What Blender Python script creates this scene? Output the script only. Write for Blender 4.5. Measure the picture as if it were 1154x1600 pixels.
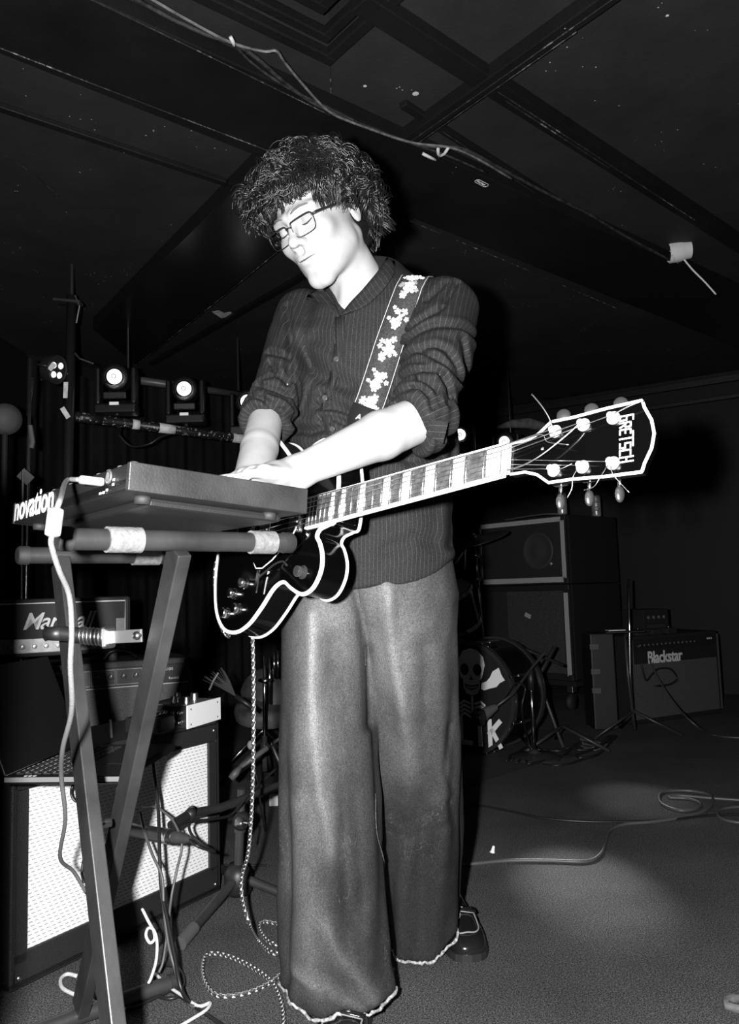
import bpy, bmesh, math, random
import numpy as np
from mathutils import Vector, Matrix
random.seed(7); np.random.seed(7)
for o in list(bpy.data.objects): bpy.data.objects.remove(o)
sc = bpy.context.scene
COL = sc.collection

# ------------------------------------------------------------------ camera
FPX = 1600*28/36
PITCH = math.atan(122/FPX); ROLL = .03; CAMZ = .84
def nv(*a): return np.array(a, float)
_F = nv(0, math.cos(PITCH), math.sin(PITCH)); _U = nv(0, -math.sin(PITCH), math.cos(PITCH)); _R = nv(1, 0, 0)
_R2 = _R*math.cos(ROLL)-_U*math.sin(ROLL); _U2 = _U*math.cos(ROLL)+_R*math.sin(ROLL)
EYE = nv(0, 0, CAMZ)
cd = bpy.data.cameras.new('camera'); cam = bpy.data.objects.new('camera', cd); COL.objects.link(cam)
cd.sensor_fit = 'VERTICAL'; cd.sensor_height = 36; cd.sensor_width = 36*1154/1600; cd.lens = 28; cd.clip_start = .02
cam.matrix_world = Matrix(((_R2[0], _U2[0], -_F[0], 0), (_R2[1], _U2[1], -_F[1], 0), (_R2[2], _U2[2], -_F[2], CAMZ), (0, 0, 0, 1)))
sc.camera = cam
# measuring helpers: where a sight line meets depth Y, or a height z (metres)
def ray(x, y): return _F+(x-577)/FPX*_R2+(800-y)/FPX*_U2
def at(x, y, Y): d = ray(x, y); return EYE+d*(Y/d[1])
def fl(x, y, z=0.): d = ray(x, y); return EYE+d*((z-CAMZ)/d[2])

# ------------------------------------------------------------------ world, flash, stage light, exposure
w = bpy.data.worlds.new('world'); sc.world = w; w.use_nodes = True
w.node_tree.nodes['Background'].inputs[0].default_value = (1, 1, 1, 1)
w.node_tree.nodes['Background'].inputs[1].default_value = .0008
def lamp(name, kind, loc, energy, radius=.02, target=None, angle=None, blend=.5):
    l = bpy.data.lights.new(name, kind); l.energy = energy; l.shadow_soft_size = radius
    o = bpy.data.objects.new(name, l); COL.objects.link(o); o.location = loc
    if target is not None: o.rotation_euler = (Vector(target)-Vector(loc)).to_track_quat('-Z', 'Y').to_euler()
    if angle: l.spot_size = math.radians(angle); l.spot_blend = blend
    return o
# the flash gun that lit the photograph, left of the lens
lamp('flash', 'SPOT', (-.10, .0, .875), 380, .018, (-.05, 3, .95), 128, .5)
vs = sc.view_settings; vs.view_transform = 'Standard'; vs.look = 'None'; vs.exposure = 0; vs.gamma = 1; vs.use_curve_mapping = False

# ------------------------------------------------------------------ materials
MATS = {}
def mat(name, v, rough=.6, metal=0., spec=.5, noise=None, bump=None, emit=0., coat=0.):
    """grey procedural material. noise=(scale, lo, hi[, detail]); bump=(scale, strength)"""
    if name in MATS: return MATS[name]
    m = bpy.data.materials.new(name); m.use_nodes = True; nt = m.node_tree; b = nt.nodes['Principled BSDF']
    b.inputs['Base Color'].default_value = (v, v, v, 1); b.inputs['Roughness'].default_value = rough
    b.inputs['Metallic'].default_value = metal; b.inputs['Specular IOR Level'].default_value = spec
    b.inputs['Coat Weight'].default_value = coat; b.inputs['Coat Roughness'].default_value = .05
    if emit: b.inputs['Emission Color'].default_value = (1, 1, 1, 1); b.inputs['Emission Strength'].default_value = emit
    tc = nt.nodes.new('ShaderNodeTexCoord')
    if noise:
        n = nt.nodes.new('ShaderNodeTexNoise'); n.inputs['Scale'].default_value = noise[0]; n.inputs['Detail'].default_value = noise[3] if len(noise) > 3 else 4
        mr = nt.nodes.new('ShaderNodeMapRange'); mr.inputs[1].default_value = .3; mr.inputs[2].default_value = .7
        mr.inputs[3].default_value = noise[1]; mr.inputs[4].default_value = noise[2]
        nt.links.new(tc.outputs['Object'], n.inputs['Vector']); nt.links.new(n.outputs['Fac'], mr.inputs[0])
        nt.links.new(mr.outputs[0], b.inputs['Base Color'])
    if bump:
        n2 = nt.nodes.new('ShaderNodeTexNoise'); n2.inputs['Scale'].default_value = bump[0]; n2.inputs['Detail'].default_value = 3
        bp = nt.nodes.new('ShaderNodeBump'); bp.inputs['Strength'].default_value = bump[1]; bp.inputs['Distance'].default_value = .004
        nt.links.new(tc.outputs['Object'], n2.inputs['Vector']); nt.links.new(n2.outputs['Fac'], bp.inputs['Height']); nt.links.new(bp.outputs[0], b.inputs['Normal'])
    MATS[name] = m
    return m
class NT:
    """small node-wiring helper"""
    def __init__(s, m): s.t = m.node_tree; s.b = s.t.nodes['Principled BSDF']
    def n(s, typ, **kw):
        nd = s.t.nodes.new(typ)
        for k, v in kw.items():
            if k.startswith('i') and k[1:].isdigit(): s.put(nd.inputs[int(k[1:])], v)
            else: setattr(nd, k, v)
        return nd
    def put(s, sock, v):
        if isinstance(v, bpy.types.NodeSocket): s.t.links.new(v, sock)
        else: sock.default_value = v
    def math(s, op, a, b=0., c=None):
        nd = s.n('ShaderNodeMath', operation=op); s.put(nd.inputs[0], a); s.put(nd.inputs[1], b)
        if c is not None: s.put(nd.inputs[2], c)
        return nd.outputs[0]
    def noise(s, vec, scale, detail=3, rough=.5):
        nd = s.n('ShaderNodeTexNoise'); s.put(nd.inputs['Vector'], vec); nd.inputs['Scale'].default_value = scale
        nd.inputs['Detail'].default_value = detail; nd.inputs['Roughness'].default_value = rough
        return nd.outputs['Fac']
    def rng(s, v, a, b, c, d):
        nd = s.n('ShaderNodeMapRange'); s.put(nd.inputs[0], v)
        for i, q in enumerate((a, b, c, d)): s.put(nd.inputs[i+1], q)
        return nd.outputs[0]
    def attr(s, name): return s.n('ShaderNodeAttribute', attribute_name=name)
    def obj(s): return s.n('ShaderNodeTexCoord').outputs['Object']
    def scaled(s, vec, sx, sy, sz):
        nd = s.n('ShaderNodeMapping'); s.put(nd.inputs[0], vec); nd.inputs['Scale'].default_value = (sx, sy, sz); return nd.outputs[0]
    def col(s, v): s.t.links.new(v, s.b.inputs['Base Color'])
    def bump(s, h, strength, dist=.003):
        nd = s.n('ShaderNodeBump'); nd.inputs['Strength'].default_value = strength; nd.inputs['Distance'].default_value = dist
        s.put(nd.inputs['Height'], h); s.t.links.new(nd.outputs[0], s.b.inputs['Normal'])

BLACK = mat('black_plastic', .012, .45)
MATTE = mat('matte_black', .010, .8, spec=.3, bump=(180, .3))
TOLEX = mat('black_tolex', .014, .55, bump=(420, .5))
STEEL = mat('dark_steel', .02, .42, noise=(9, .017, .040), bump=(60, .12))
CHROME = mat('chrome', .75, .16, 1.)
NICKEL = mat('satin_metal', .55, .34, 1.)
WHITEP = mat('white_plastic', .85, .4)
GLOSSB = mat('gloss_black', .0012, .10, spec=.4)
BIND = mat('ivory_binding', .9, .3)
PEARL = mat('pearloid', .88, .25, noise=(60, .75, .98))
RUBBER = mat('rubber', .016, .7)
GREYTAPE = mat('grey_foam_tape', .15, .9, noise=(120, .11, .19), bump=(200, .4))
WHTAPE = mat('white_tape', .75, .7, noise=(40, .5, .8))
CABLE = mat('cable_black', .012, .4)
CABLEG = mat('cable_grey', .07, .45)
PAPER = mat('paper', .6, .8)

# ------------------------------------------------------------------ mesh helpers
class MB:
    def __init__(s): s.v = []; s.f = []; s.uv = None
    def add(s, v, f):
        k = len(s.v); s.v += [tuple(map(float, p)) for p in v]; s.f += [tuple(i+k for i in q) for q in f]; return s
    def box(s, c, size, R=None):
        c = nv(*c); h = nv(*size)/2; R = np.eye(3) if R is None else R
        v = [c+R@(h*nv(*q)) for q in ((-1,-1,-1),(1,-1,-1),(1,1,-1),(-1,1,-1),(-1,-1,1),(1,-1,1),(1,1,1),(-1,1,1))]
        return s.add(v, [(0,3,2,1),(4,5,6,7),(0,1,5,4),(1,2,6,5),(2,3,7,6),(3,0,4,7)])
    def bar(s, a, b, wd, ht, up=(0, 0, 1)):
        """rectangular bar from a to b; wd across (perpendicular to up), ht along up"""
        a = nv(*a); b = nv(*b); d = b-a; L = np.linalg.norm(d); x = d/L; up = nv(*up); y = np.cross(up, x); y /= np.linalg.norm(y); z = np.cross(x, y)
        return s.box((a+b)/2, (L, wd, ht), np.stack([x, y, z], 1))
    def tube(s, path, r, n=8, caps=True, closed=False):
        P = [nv(*p) for p in path]; m = len(P); rr = [r]*m if np.isscalar(r) else list(r)
        T = []
        for i in range(m):
            t = (P[(i+1) % m]-P[i-1]) if closed else P[min(i+1, m-1)]-P[max(i-1, 0)]
            T.append(t/(np.linalg.norm(t)+1e-12))
        a = nv(0, 0, 1) if abs(T[0][2]) < .9 else nv(1, 0, 0); N = np.cross(T[0], a); N /= np.linalg.norm(N)
        v = []; f = []
        for i in range(m):
            N = N-T[i]*(N@T[i]); N /= np.linalg.norm(N)+1e-12; B = np.cross(T[i], N)
            for k in range(n):
                q = 2*math.pi*k/n; v.append(P[i]+rr[i]*(math.cos(q)*N+math.sin(q)*B))
        for i in range(m if closed else m-1):
            j = (i+1) % m
            for k in range(n): k2 = (k+1) % n; f.append((i*n+k, i*n+k2, j*n+k2, j*n+k))
        if caps and not closed: f.append(tuple(range(n-1, -1, -1))); f.append(tuple((m-1)*n+k for k in range(n)))
        return s.add(v, f)
    def cyl(s, a, b, r, r2=None, n=20): return s.tube([a, b], [r, r if r2 is None else r2], n)
    def lathe(s, prof, o, axis=(0, 0, 1), n=28, close=True):
        """prof: list of (radius, height along axis)"""
        o = nv(*o); ax = nv(*axis); ax /= np.linalg.norm(ax); a = nv(0, 0, 1) if abs(ax[2]) < .9 else nv(1, 0, 0)
        X = np.cross(a, ax); X /= np.linalg.norm(X); Y = np.cross(ax, X); v = []; f = []; m = len(prof)
        for (r, h) in prof:
            for k in range(n): q = 2*math.pi*k/n; v.append(o+ax*h+max(r, 1e-5)*(math.cos(q)*X+math.sin(q)*Y))
        for i in range(m-1):
            for k in range(n): k2 = (k+1) % n; f.append((i*n+k, i*n+k2, (i+1)*n+k2, (i+1)*n+k))
        if close: f.append(tuple(range(n-1, -1, -1))); f.append(tuple((m-1)*n+k for k in range(n)))
        return s.add(v, f)
    def prism(s, poly, o, X, Y, N, h0, h1):
        """2D polygon in frame (o, X, Y), extruded from h0 to h1 along N"""
        o = nv(*o); X = nv(*X); Y = nv(*Y); N = nv(*N); n = len(poly)
        v = [o+X*p[0]+Y*p[1]+N*h0 for p in poly]+[o+X*p[0]+Y*p[1]+N*h1 for p in poly]
        f = [tuple(range(n-1, -1, -1)), tuple(range(n, 2*n))]+[(i, (i+1) % n, (i+1) % n+n, i+n) for i in range(n)]
        return s.add(v, f)
    def ball(s, c, r, n=14, m=9, R=None):
        c = nv(*c); r = nv(r, r, r) if np.isscalar(r) else nv(*r); R = np.eye(3) if R is None else R; v = []; f = []
        for i in range(m+1):
            p = math.pi*i/m
            for k in range(n): q = 2*math.pi*k/n; v.append(c+R@(r*nv(math.sin(p)*math.cos(q), math.sin(p)*math.sin(q), math.cos(p))))
        for i in range(m):
            for k in range(n): k2 = (k+1) % n; f.append((i*n+k, (i+1)*n+k, (i+1)*n+k2, i*n+k2))
        return s.add(v, f)
    def ribbon(s, pts, wid, nrm, th):
        """flat strap: pts centreline, wid list of half-width vectors, nrm normals"""
        v = []; f = []
        for p, wv, n in zip(pts, wid, nrm):
            p = nv(*p); v += [p-wv-n*th/2, p+wv-n*th/2, p+wv+n*th/2, p-wv+n*th/2]
        for i in range(len(pts)-1):
            for k in range(4): f.append((i*4+k, i*4+(k+1) % 4, i*4+4+(k+1) % 4, i*4+4+k))
        f += [(3, 2, 1, 0), tuple((len(pts)-1)*4+k for k in range(4))]
        return s.add(v, f)
    def mesh(s, name, m, smooth=False):
        me = bpy.data.meshes.new(name); me.from_pydata(s.v, [], s.f); me.materials.append(m)
        bm = bmesh.new(); bm.from_mesh(me); bmesh.ops.recalc_face_normals(bm, faces=bm.faces); bm.to_mesh(me); bm.free()
        if smooth:
            me.shade_smooth() if smooth is True else me.shade_auto(smooth) if hasattr(me, 'shade_auto') else me.shade_smooth()
        return me
    def build(s, name, m, parent=None, smooth=False, bev=0., kind=None, label=None):
        o = link(name, s.mesh(name, m, smooth), parent)
        if smooth and smooth is not True: pass
        if bev:
            b = o.modifiers.new('edge', 'BEVEL'); b.width = bev; b.segments = 2; b.limit_method = 'ANGLE'; b.angle_limit = .6
        if kind: o['kind'] = kind
        if label: o['label'] = label
        return o
def link(name, me, parent=None, mw=None):
    o = bpy.data.objects.new(name, me); COL.objects.link(o)
    if parent is not None:
        o.parent = parent; o.matrix_parent_inverse = WM[parent.name].inverted() if parent.name in WM else Matrix.Identity(4)
    if mw is not None: o.matrix_basis = mw
    WM[o.name] = mw.copy() if mw is not None else Matrix.Identity(4)
    return o
WM = {}
def thing(name, label, cat, loc=(0, 0, 0), group=None):
    o = bpy.data.objects.new(name, None); COL.objects.link(o); o.location = tuple(map(float, loc)); o.empty_display_size = .05
    WM[o.name] = Matrix.Translation(o.location); tag(o, label, cat, group); return o
def tag(o, label, cat, group=None):
    o['label'] = label; o['category'] = cat
    if group: o['group'] = group
    return o
def struct(o): o['kind'] = 'structure'; return o
def autosmooth(o, ang=40):
    me = o.data; me.polygons.foreach_set('use_smooth', [True]*len(me.polygons))
    bm = bmesh.new(); bm.from_mesh(me)
    for e in bm.edges: e.smooth = not (len(e.link_faces) == 2 and e.calc_face_angle(0) > math.radians(ang))
    bm.to_mesh(me); bm.free(); return o
def spline(pts, n=10):
    """Catmull-Rom through pts"""
    P = [nv(*p) for p in pts]; P = [2*P[0]-P[1]]+P+[2*P[-1]-P[-2]]; out = []
    for i in range(1, len(P)-2):
        for k in range(n):
            t = k/n; a, b, c, d = P[i-1:i+3]
            out.append(.5*((2*b)+(c-a)*t+(2*a-5*b+4*c-d)*t*t+(3*b-a-3*c+d)*t**3))
    out.append(P[-2]); return out
def closed_spline(pts, n=8):
    P = [nv(*p) for p in pts]; m = len(P); out = []
    for i in range(m):
        a, b, c, d = P[i-1], P[i], P[(i+1) % m], P[(i+2) % m]
        for k in range(n):
            t = k/n; out.append(.5*((2*b)+(c-a)*t+(2*a-5*b+4*c-d)*t*t+(3*b-a-3*c+d)*t**3))
    return out
def unit(v): v = nv(*v); return v/np.linalg.norm(v)
def frame_mat(o, X, Y, Z):
    return Matrix(((X[0], Y[0], Z[0], o[0]), (X[1], Y[1], Z[1], o[1]), (X[2], Y[2], Z[2], o[2]), (0, 0, 0, 1)))
def lettering(name, text, size, o, X, Y, m, parent, thick=.0006, bold=0., shear=0., sx=1., spacing=1., align='LEFT', label=None):
    """raised or printed letters as a thin mesh; o = baseline origin, X reading direction, Y letter-up direction"""
    c = bpy.data.curves.new('t', 'FONT'); c.body = text; c.size = size; c.extrude = thick/2; c.offset = bold; c.shear = shear
    c.space_character = spacing; c.align_x = align; c.resolution_u = 3
    t = bpy.data.objects.new('t', c); COL.objects.link(t); bpy.context.view_layer.update()
    me = bpy.data.meshes.new_from_object(t.evaluated_get(bpy.context.evaluated_depsgraph_get())); bpy.data.objects.remove(t)
    X = unit(X); Y = unit(nv(*Y)-X*(nv(*Y)@X)); Z = np.cross(X, Y)
    me.materials.clear(); me.materials.append(m); me.name = name
    M4 = frame_mat(o, X*sx, Y, Z); me.transform(M4)
    ob = link(name, me, parent)
    if label: ob['label'] = label
    return ob

# ------------------------------------------------------------------ room
CZ = 2.40
BA = nv(-.63, .7766, 0); BB = nv(.7766, .63, 0)       # directions of the ceiling joists
CARPET = mat('carpet', .06, .95, spec=.1)
k = NT(CARPET); o3 = k.obj(); n1 = k.noise(o3, 330, 2, .9); n2 = k.noise(o3, 2.2, 4, .6); n3 = k.noise(o3, 120, 2, .7)
v = k.math('MULTIPLY', k.rng(n1, .40, .68, .004, .21), k.rng(n2, .3, .7, .75, 1.25)); v = k.math('MULTIPLY', v, k.rng(n3, .3, .7, .75, 1.25)); k.col(v); k.bump(n1, .7, .004)
struct(MB().add([(-3, -.6, 0), (4.2, -.6, 0), (4.2, 8, 0), (-3, 8, 0)], [(0, 1, 2, 3)]).build('floor', CARPET))
def blackpaint(name, lo, hi, rough, specks, sc_=38., bumps=.25):
    m = mat(name, lo, rough, spec=.4); k = NT(m); o3 = k.obj(); n = k.noise(k.scaled(o3, 1, 1, 1), 3., 5, .65)
    base = k.rng(n, .3, .7, lo, hi)
    vor = k.n('ShaderNodeTexVoronoi'); k.put(vor.inputs['Vector'], o3); vor.inputs['Scale'].default_value = sc_
    chip = k.math('LESS_THAN', vor.outputs['Distance'], .11); gate = k.math('GREATER_THAN', k.noise(o3, 6., 3, .6), specks)
    k.col(k.math('ADD', base, k.math('MULTIPLY', k.math('MULTIPLY', chip, gate), .35))); k.bump(k.noise(o3, 55, 4, .7), bumps, .006); return m
CEIL = blackpaint('ceiling_black_paint', .010, .021, .75, .62, 45)
JOIST = blackpaint('joist_black_paint', .004, .009, .5, .66, 30)
SOFF = blackpaint('soffit_black_paint', .005, .010, .42, .68, 40)
WALLM = blackpaint('wall_black_paint', .0016, .003, .7, .72, 30)
c0 = fl(515, 95, CZ)                                   # far corner of the coffer
def AB(a, b, z): q = c0+BA*a+BB*b; return (q[0], q[1], z)
cm = MB()
for (a0, a1, b0, b1) in ((0, 6.5, -6, 6.5), (-6, 0, 0, 6.5), (-1.5, 0, -6, -1.5), (-6, -1.5, -6, 0)):
    cm.add([AB(a0, b0, CZ), AB(a1, b0, CZ), AB(a1, b1, CZ), AB(a0, b1, CZ)], [(3, 2, 1, 0)])
cm.add([AB(-1.5, -1.5, CZ+.16), AB(0, -1.5, CZ+.16), AB(0, 0, CZ+.16), AB(-1.5, 0, CZ+.16)], [(3, 2, 1, 0)])
for p, q in (((-1.5, -1.5), (0, -1.5)), ((0, -1.5), (0, 0)), ((0, 0), (-1.5, 0)), ((-1.5, 0), (-1.5, -1.5))):
    cm.add([AB(*p, CZ), AB(*q, CZ), AB(*q, CZ+.16), AB(*p, CZ+.16)], [(0, 1, 2, 3)])
ceil = struct(cm.build('ceiling', CEIL))
# coffer mouldings: stepped strips along the two far sides
for i, (off, wd, z) in enumerate(((.0, .035, 0.), (.035, .03, .035), (.085, .035, .07), (.14, .03, .11))):
    m_ = MB(); zz = CZ+z
    m_.bar(AB(-off-wd/2, -off, zz-.005), AB(-off-wd/2, -1.45, zz-.005), wd, .03); m_.bar(AB(-off, -off-wd/2, zz-.004), AB(-1.45, -off-wd/2, zz-.004), wd, .03)
    m_.build('coffer_moulding', JOIST, ceil, bev=.004)
# joists, battens and the boxed soffit that carries the cables (each hung under the ceiling)
def slab(name, p0, p1, p2, p3, z0, z1, m, par=None):
    P = [fl(x, y, z0) for x, y in (p0, p1, p2, p3)]; mb = MB(); mb.add(P+[nv(q[0], q[1], z1) for q in P], [(0, 1, 2, 3), (7, 6, 5, 4), (0, 4, 5, 1), (1, 5, 6, 2), (2, 6, 7, 3), (3, 7, 4, 0)]); return mb.build(name, m, par, bev=.004)
def joist(name, p, q, wd, ht, m, ext=0.):
    a, b = fl(*p, CZ-ht), fl(*q, CZ-ht); d = unit(b-a); a = a-d*ext; b = b+d*ext
    return MB().bar(a+nv(0, 0, ht/2), b+nv(0, 0, ht/2), wd, ht).build(name, m, ceil, bev=.003)
def soffit(name, p, q, r_, s_, z, m):
    a, b = fl(*p, z), fl(*q, z); c, d = fl(*r_, z), fl(*s_, z); u_ = unit(b-a); a, d = a-u_*.8, d-u_*.8; b, c = b+u_*2.6, c+u_*2.6
    P = [a, b, c, d]; mb = MB(); mb.add(P+[nv(t[0], t[1], CZ-.001) for t in P], [(0, 1, 2, 3), (7, 6, 5, 4), (0, 4, 5, 1), (1, 5, 6, 2), (2, 6, 7, 3), (3, 7, 4, 0)]); return mb.build(name, m, ceil, bev=.004)
soffit('soffit', (135, -4), (1075, 420), (985, 492), (0, 75), CZ-.05, SOFF)
joist('joist', (645, 217), (955, -2), .05, .045, JOIST, .05)
joist('joist', (785, 150), (1090, 345), .07, .04, JOIST, .6)
joist('joist', (690, 205), (1000, 400), .03, .02, JOIST, .2)
joist('joist', (0, 172), (190, 235), .03, .02, JOIST, .4)
soffit2 = slab('soffit', (212, 570), (440, 388), (400, 262), (145, 515), CZ-.07, CZ-.001, mat('soffit_gloss', .010, .28, spec=.6, bump=(5, .3)), ceil)
joist('joist', (255, 560), (620, 350), .04, .02, JOIST, .2)
for (x, y, r_) in ((649, 146, .011), (570, 134, .006), (703, 105, .006), (287, 100, .005), (130, 40, .004), (385, 188, .004), (335, 192, .003), (1042, 24, .005)):
    p = fl(x, y, CZ); MB().lathe([(.0001, -.0015), (r_, -.001), (r_*.7, .0)], p, (0, 0, 1), 7).build('paint_chip', mat('bare_plaster', .55, .9), ceil)
pk = [fl(x, y, CZ) for x, y in ((331, 487), (342, 485), (350, 489), (360, 487), (367, 494), (355, 495), (346, 497), (338, 492))]
MB().add([nv(p[0], p[1], CZ-.0015) for p in pk]+[nv(p[0], p[1], CZ-.0003) for p in pk], [tuple(range(8)), tuple(range(15, 7, -1))]+[(i, (i+1) % 8, (i+1) % 8+8, i+8) for i in range(8)]).build('plaster_patch', mat('torn_patch', .42, .9, noise=(30, .25, .55)), ceil)
WORN = mat('worn_edge', .05, .8); k = NT(WORN); o3 = k.obj(); k.col(k.math('MULTIPLY', k.rng(k.noise(o3, 26, 5, .75), .50, .66, .012, .35), k.rng(k.noise(o3, 3.5, 2), .42, .58, .12, 1.)))
for pl, z in (([(0, 75), (150, 133), (430, 240)], CZ-.051), ([(640, 345), (800, 412), (975, 487)], CZ-.051), ([(778, 144), (930, 243), (1085, 344)], CZ-.041), ([(790, 158), (950, 262)], CZ-.041), ([(640, 222), (800, 110), (955, 0)], CZ-.046), ([(655, 222), (900, 50)], CZ-.046),
              ([(212, 571), (330, 478), (440, 388)], CZ-.071), ([(135, -4), (300, 75), (515, 180)], CZ-.051), ([(690, 205), (860, 318), (1040, 400)], CZ-.021), ([(6, 241), (50, 270), (96, 310)], CZ-.003), ([(515, 95), (517, 150), (520, 178)], CZ-.002), ([(430, 388), (600, 300)], CZ-.003), ([(515, 182), (480, 205)], CZ-.003)):
    MB().tube([fl(x, y, z) for x, y in pl], .0022, 5).build('worn_edge', WORN, ceil)
# walls
wr0, wr1 = fl(720, 648, CZ), fl(1154, 578, CZ); wd_ = unit(wr1-wr0)
def wall(name, a, b, m, z1=CZ):
    a, b = nv(*a), nv(*b); n = unit(np.cross(nv(0, 0, 1), b-a))*.06; mb = MB(); q = [a, b, b+n, a+n]
    mb.add([nv(p[0], p[1], 0) for p in q]+[nv(p[0], p[1], z1) for p in q], [(0, 1, 2, 3), (7, 6, 5, 4), (0, 4, 5, 1), (1, 5, 6, 2), (2, 6, 7, 3), (3, 7, 4, 0)]); return struct(mb.build(name, m))
corner = wr0-wd_*.9; we = wr1+wd_*1.6
wall('wall_back', corner, we, WALLM)
wl0 = fl(150, 566, CZ)
lcor = nv(-2.15, 4.95, 0)
wall('wall_stage', lcor, corner, WALLM)
wall('wall_left', nv(-2.35, -.6, 0), lcor, WALLM)
wall('wall_right', we, nv(4.1, -.6, 0), WALLM)
wall('wall_front', nv(4.1, -.6, 0), nv(-2.35, -.6, 0), WALLM)
# crown rails on the back wall
for (z, t) in ((CZ-.06, .05), (CZ-.20, .03)):
    n = -unit(np.cross(nv(0, 0, 1), wd_))*.03
    struct(MB().bar(nv(corner[0], corner[1], z)+n, nv(we[0], we[1], z)+n, .04, t).build('trim_1' if t == .05 else 'trim_2', JOIST, bev=.004))
# stage curtain behind the lights
CURT = mat('black_velvet', .010, .95, spec=.1, noise=(3, .006, .014))
cu = MB(); cv = []; cf = []; a, b = nv(-1.95, 4.72, 0), nv(.65, 6.15, 0); N = 220
for i in range(N+1):
    t = i/N; p = a+(b-a)*t; n = unit(np.cross(nv(0, 0, 1), b-a)); p = p+n*(.035*math.sin(t*150)+.02*math.sin(t*61+1))
    cv += [(p[0], p[1], .02), (p[0], p[1], 2.2)]
cf = [(2*i, 2*i+2, 2*i+3, 2*i+1) for i in range(N)]
tag(cu.add(cv, cf).build('stage_curtain', CURT, None, True), 'black pleated stage curtain behind the moving lights', 'curtain')

# ------------------------------------------------------------------ implicit surfaces (for bodies and cloth)
def surface_nets(D, o, h):
    S = D < 0; n = tuple(k-1 for k in D.shape)
    acc = np.zeros(n+(3,), np.float32); cnt = np.zeros(n, np.float32)
    for ax in range(3):
        oth = [k for k in range(3) if k != ax]
        for a in (0, 1):
            for b in (0, 1):
                lo = [None]*3; hi = [None]*3
                lo[ax] = slice(0, n[ax]); hi[ax] = slice(1, n[ax]+1)
                for k, q in zip(oth, (a, b)): lo[k] = hi[k] = slice(q, n[k]+q)
                lo, hi = tuple(lo), tuple(hi); m = S[lo] != S[hi]
                d0 = D[lo][m]; t = d0/(d0-D[hi][m]); v = np.zeros((len(t), 3), np.float32); v[:, ax] = t; v[:, oth[0]] = a; v[:, oth[1]] = b
                acc[m] += v; cnt[m] += 1
    on = cnt > 0; idx = -np.ones(n, np.int64); idx[on] = np.arange(on.sum())
    V = (acc[on]/cnt[on][:, None]+np.argwhere(on))*h+o; F = []
    for ax in range(3):
        o1, o2 = [(1, 2), (2, 0), (0, 1)][ax]
        a = [slice(1, n[k]) for k in range(3)]; b = list(a); a[ax] = slice(0, n[ax]); b[ax] = slice(1, n[ax]+1)
        s0 = S[tuple(a)]; m = s0 != S[tuple(b)]; P = np.argwhere(m); fl_ = s0[m]
        if not len(P): continue
        for k in range(3):
            if k != ax: P[:, k] += 1
        e1 = np.zeros(3, int); e1[o1] = 1; e2 = np.zeros(3, int); e2[o2] = 1
        q = [idx[tuple((P-x).T)] for x in (0*e1, e1, e1+e2, e2)]
        Q = np.stack(q, 1); Q[~fl_] = Q[~fl_][:, ::-1]; Q = Q[(Q >= 0).all(1)]; F.append(Q)
    return V, np.concatenate(F)
def grid(lo, hi, h):
    ax = [np.arange(a, b+h, h, dtype=np.float32) for a, b in zip(lo, hi)]
    return np.stack(np.meshgrid(*ax, indexing='ij'), -1)
def polymesh(fn, lo, hi, h):
    P = grid(lo, hi, h); sh = P.shape[:3]; D = fn(P.reshape(-1, 3)).reshape(sh).astype(np.float32)
    return surface_nets(D, np.array(lo, float), h)
def cone(p, a, b, r1, r2):
    a = np.asarray(a, np.float32); ba = np.asarray(b, np.float32)-a; t = np.clip((p-a)@ba/(ba@ba), 0, 1)
    return np.linalg.norm(p-a-t[:, None]*ba, axis=1)-(r1+(r2-r1)*t)
def ell(p, c, r, R=None):
    q = p-np.asarray(c, np.float32)
    if R is not None: q = q@R
    r = np.asarray(r, np.float32); k0 = np.linalg.norm(q/r, axis=1); k1 = np.linalg.norm(q/(r*r), axis=1)+1e-9
    return k0*(k0-1)/k1
def smin(a, b, k):
    h = np.clip(.5+.5*(b-a)/k, 0, 1); return b+(a-b)*h-k*h*(1-h)
def smax(a, b, k): return -smin(-a, -b, k)
def loft(p, rows):
    """rows: (z, cx, cy, rx, ry), any order"""
    R = np.array(sorted(rows)); z = p[:, 2]; cx, cy, rx, ry = (np.interp(z, R[:, 0], R[:, i]) for i in (1, 2, 3, 4))
    q = np.sqrt(((p[:, 0]-cx)/rx)**2+((p[:, 1]-cy)/ry)**2)
    return (q-1)*np.minimum(rx, ry)
def rows_px(rows):
    out = []
    for (py, xl, xr, Y, ry) in rows:
        l = at(xl, py, Y); r = at(xr, py, Y); out.append(((l[2]+r[2])/2, (l[0]+r[0])/2, Y, (r[0]-l[0])/2, ry))
    return out
def wob(p, s, seed):
    r = np.random.RandomState(seed); v = 0
    for i in range(5): k = r.normal(size=3)*s; v = v+np.sin(p@k.astype(np.float32)+r.rand()*6.3)
    return v/5
def seg2(p, line):
    """distance in x-z to a polyline"""
    d = np.full(len(p), 9., np.float32); q = p[:, [0, 2]]
    for a, b in zip(line[:-1], line[1:]):
        a2 = np.array([a[0], a[2]], np.float32); ba = np.array([b[0], b[2]], np.float32)-a2; t = np.clip((q-a2)@ba/(ba@ba+1e-12), 0, 1)
        d = np.minimum(d, np.linalg.norm(q-a2-t[:, None]*ba, axis=1))
    return d
def body_obj(name, V, F, m, parent=None, smooth=True):
    me = bpy.data.meshes.new(name); me.from_pydata(V.tolist(), [], F.tolist()); me.materials.append(m)
    if smooth: me.polygons.foreach_set('use_smooth', [True]*len(me.polygons))
    return link(name, me, parent)
def fattr(o, name, vals):
    a = o.data.attributes.new(name, 'FLOAT', 'POINT'); a.data.foreach_set('value', np.asarray(vals, np.float32))

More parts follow.
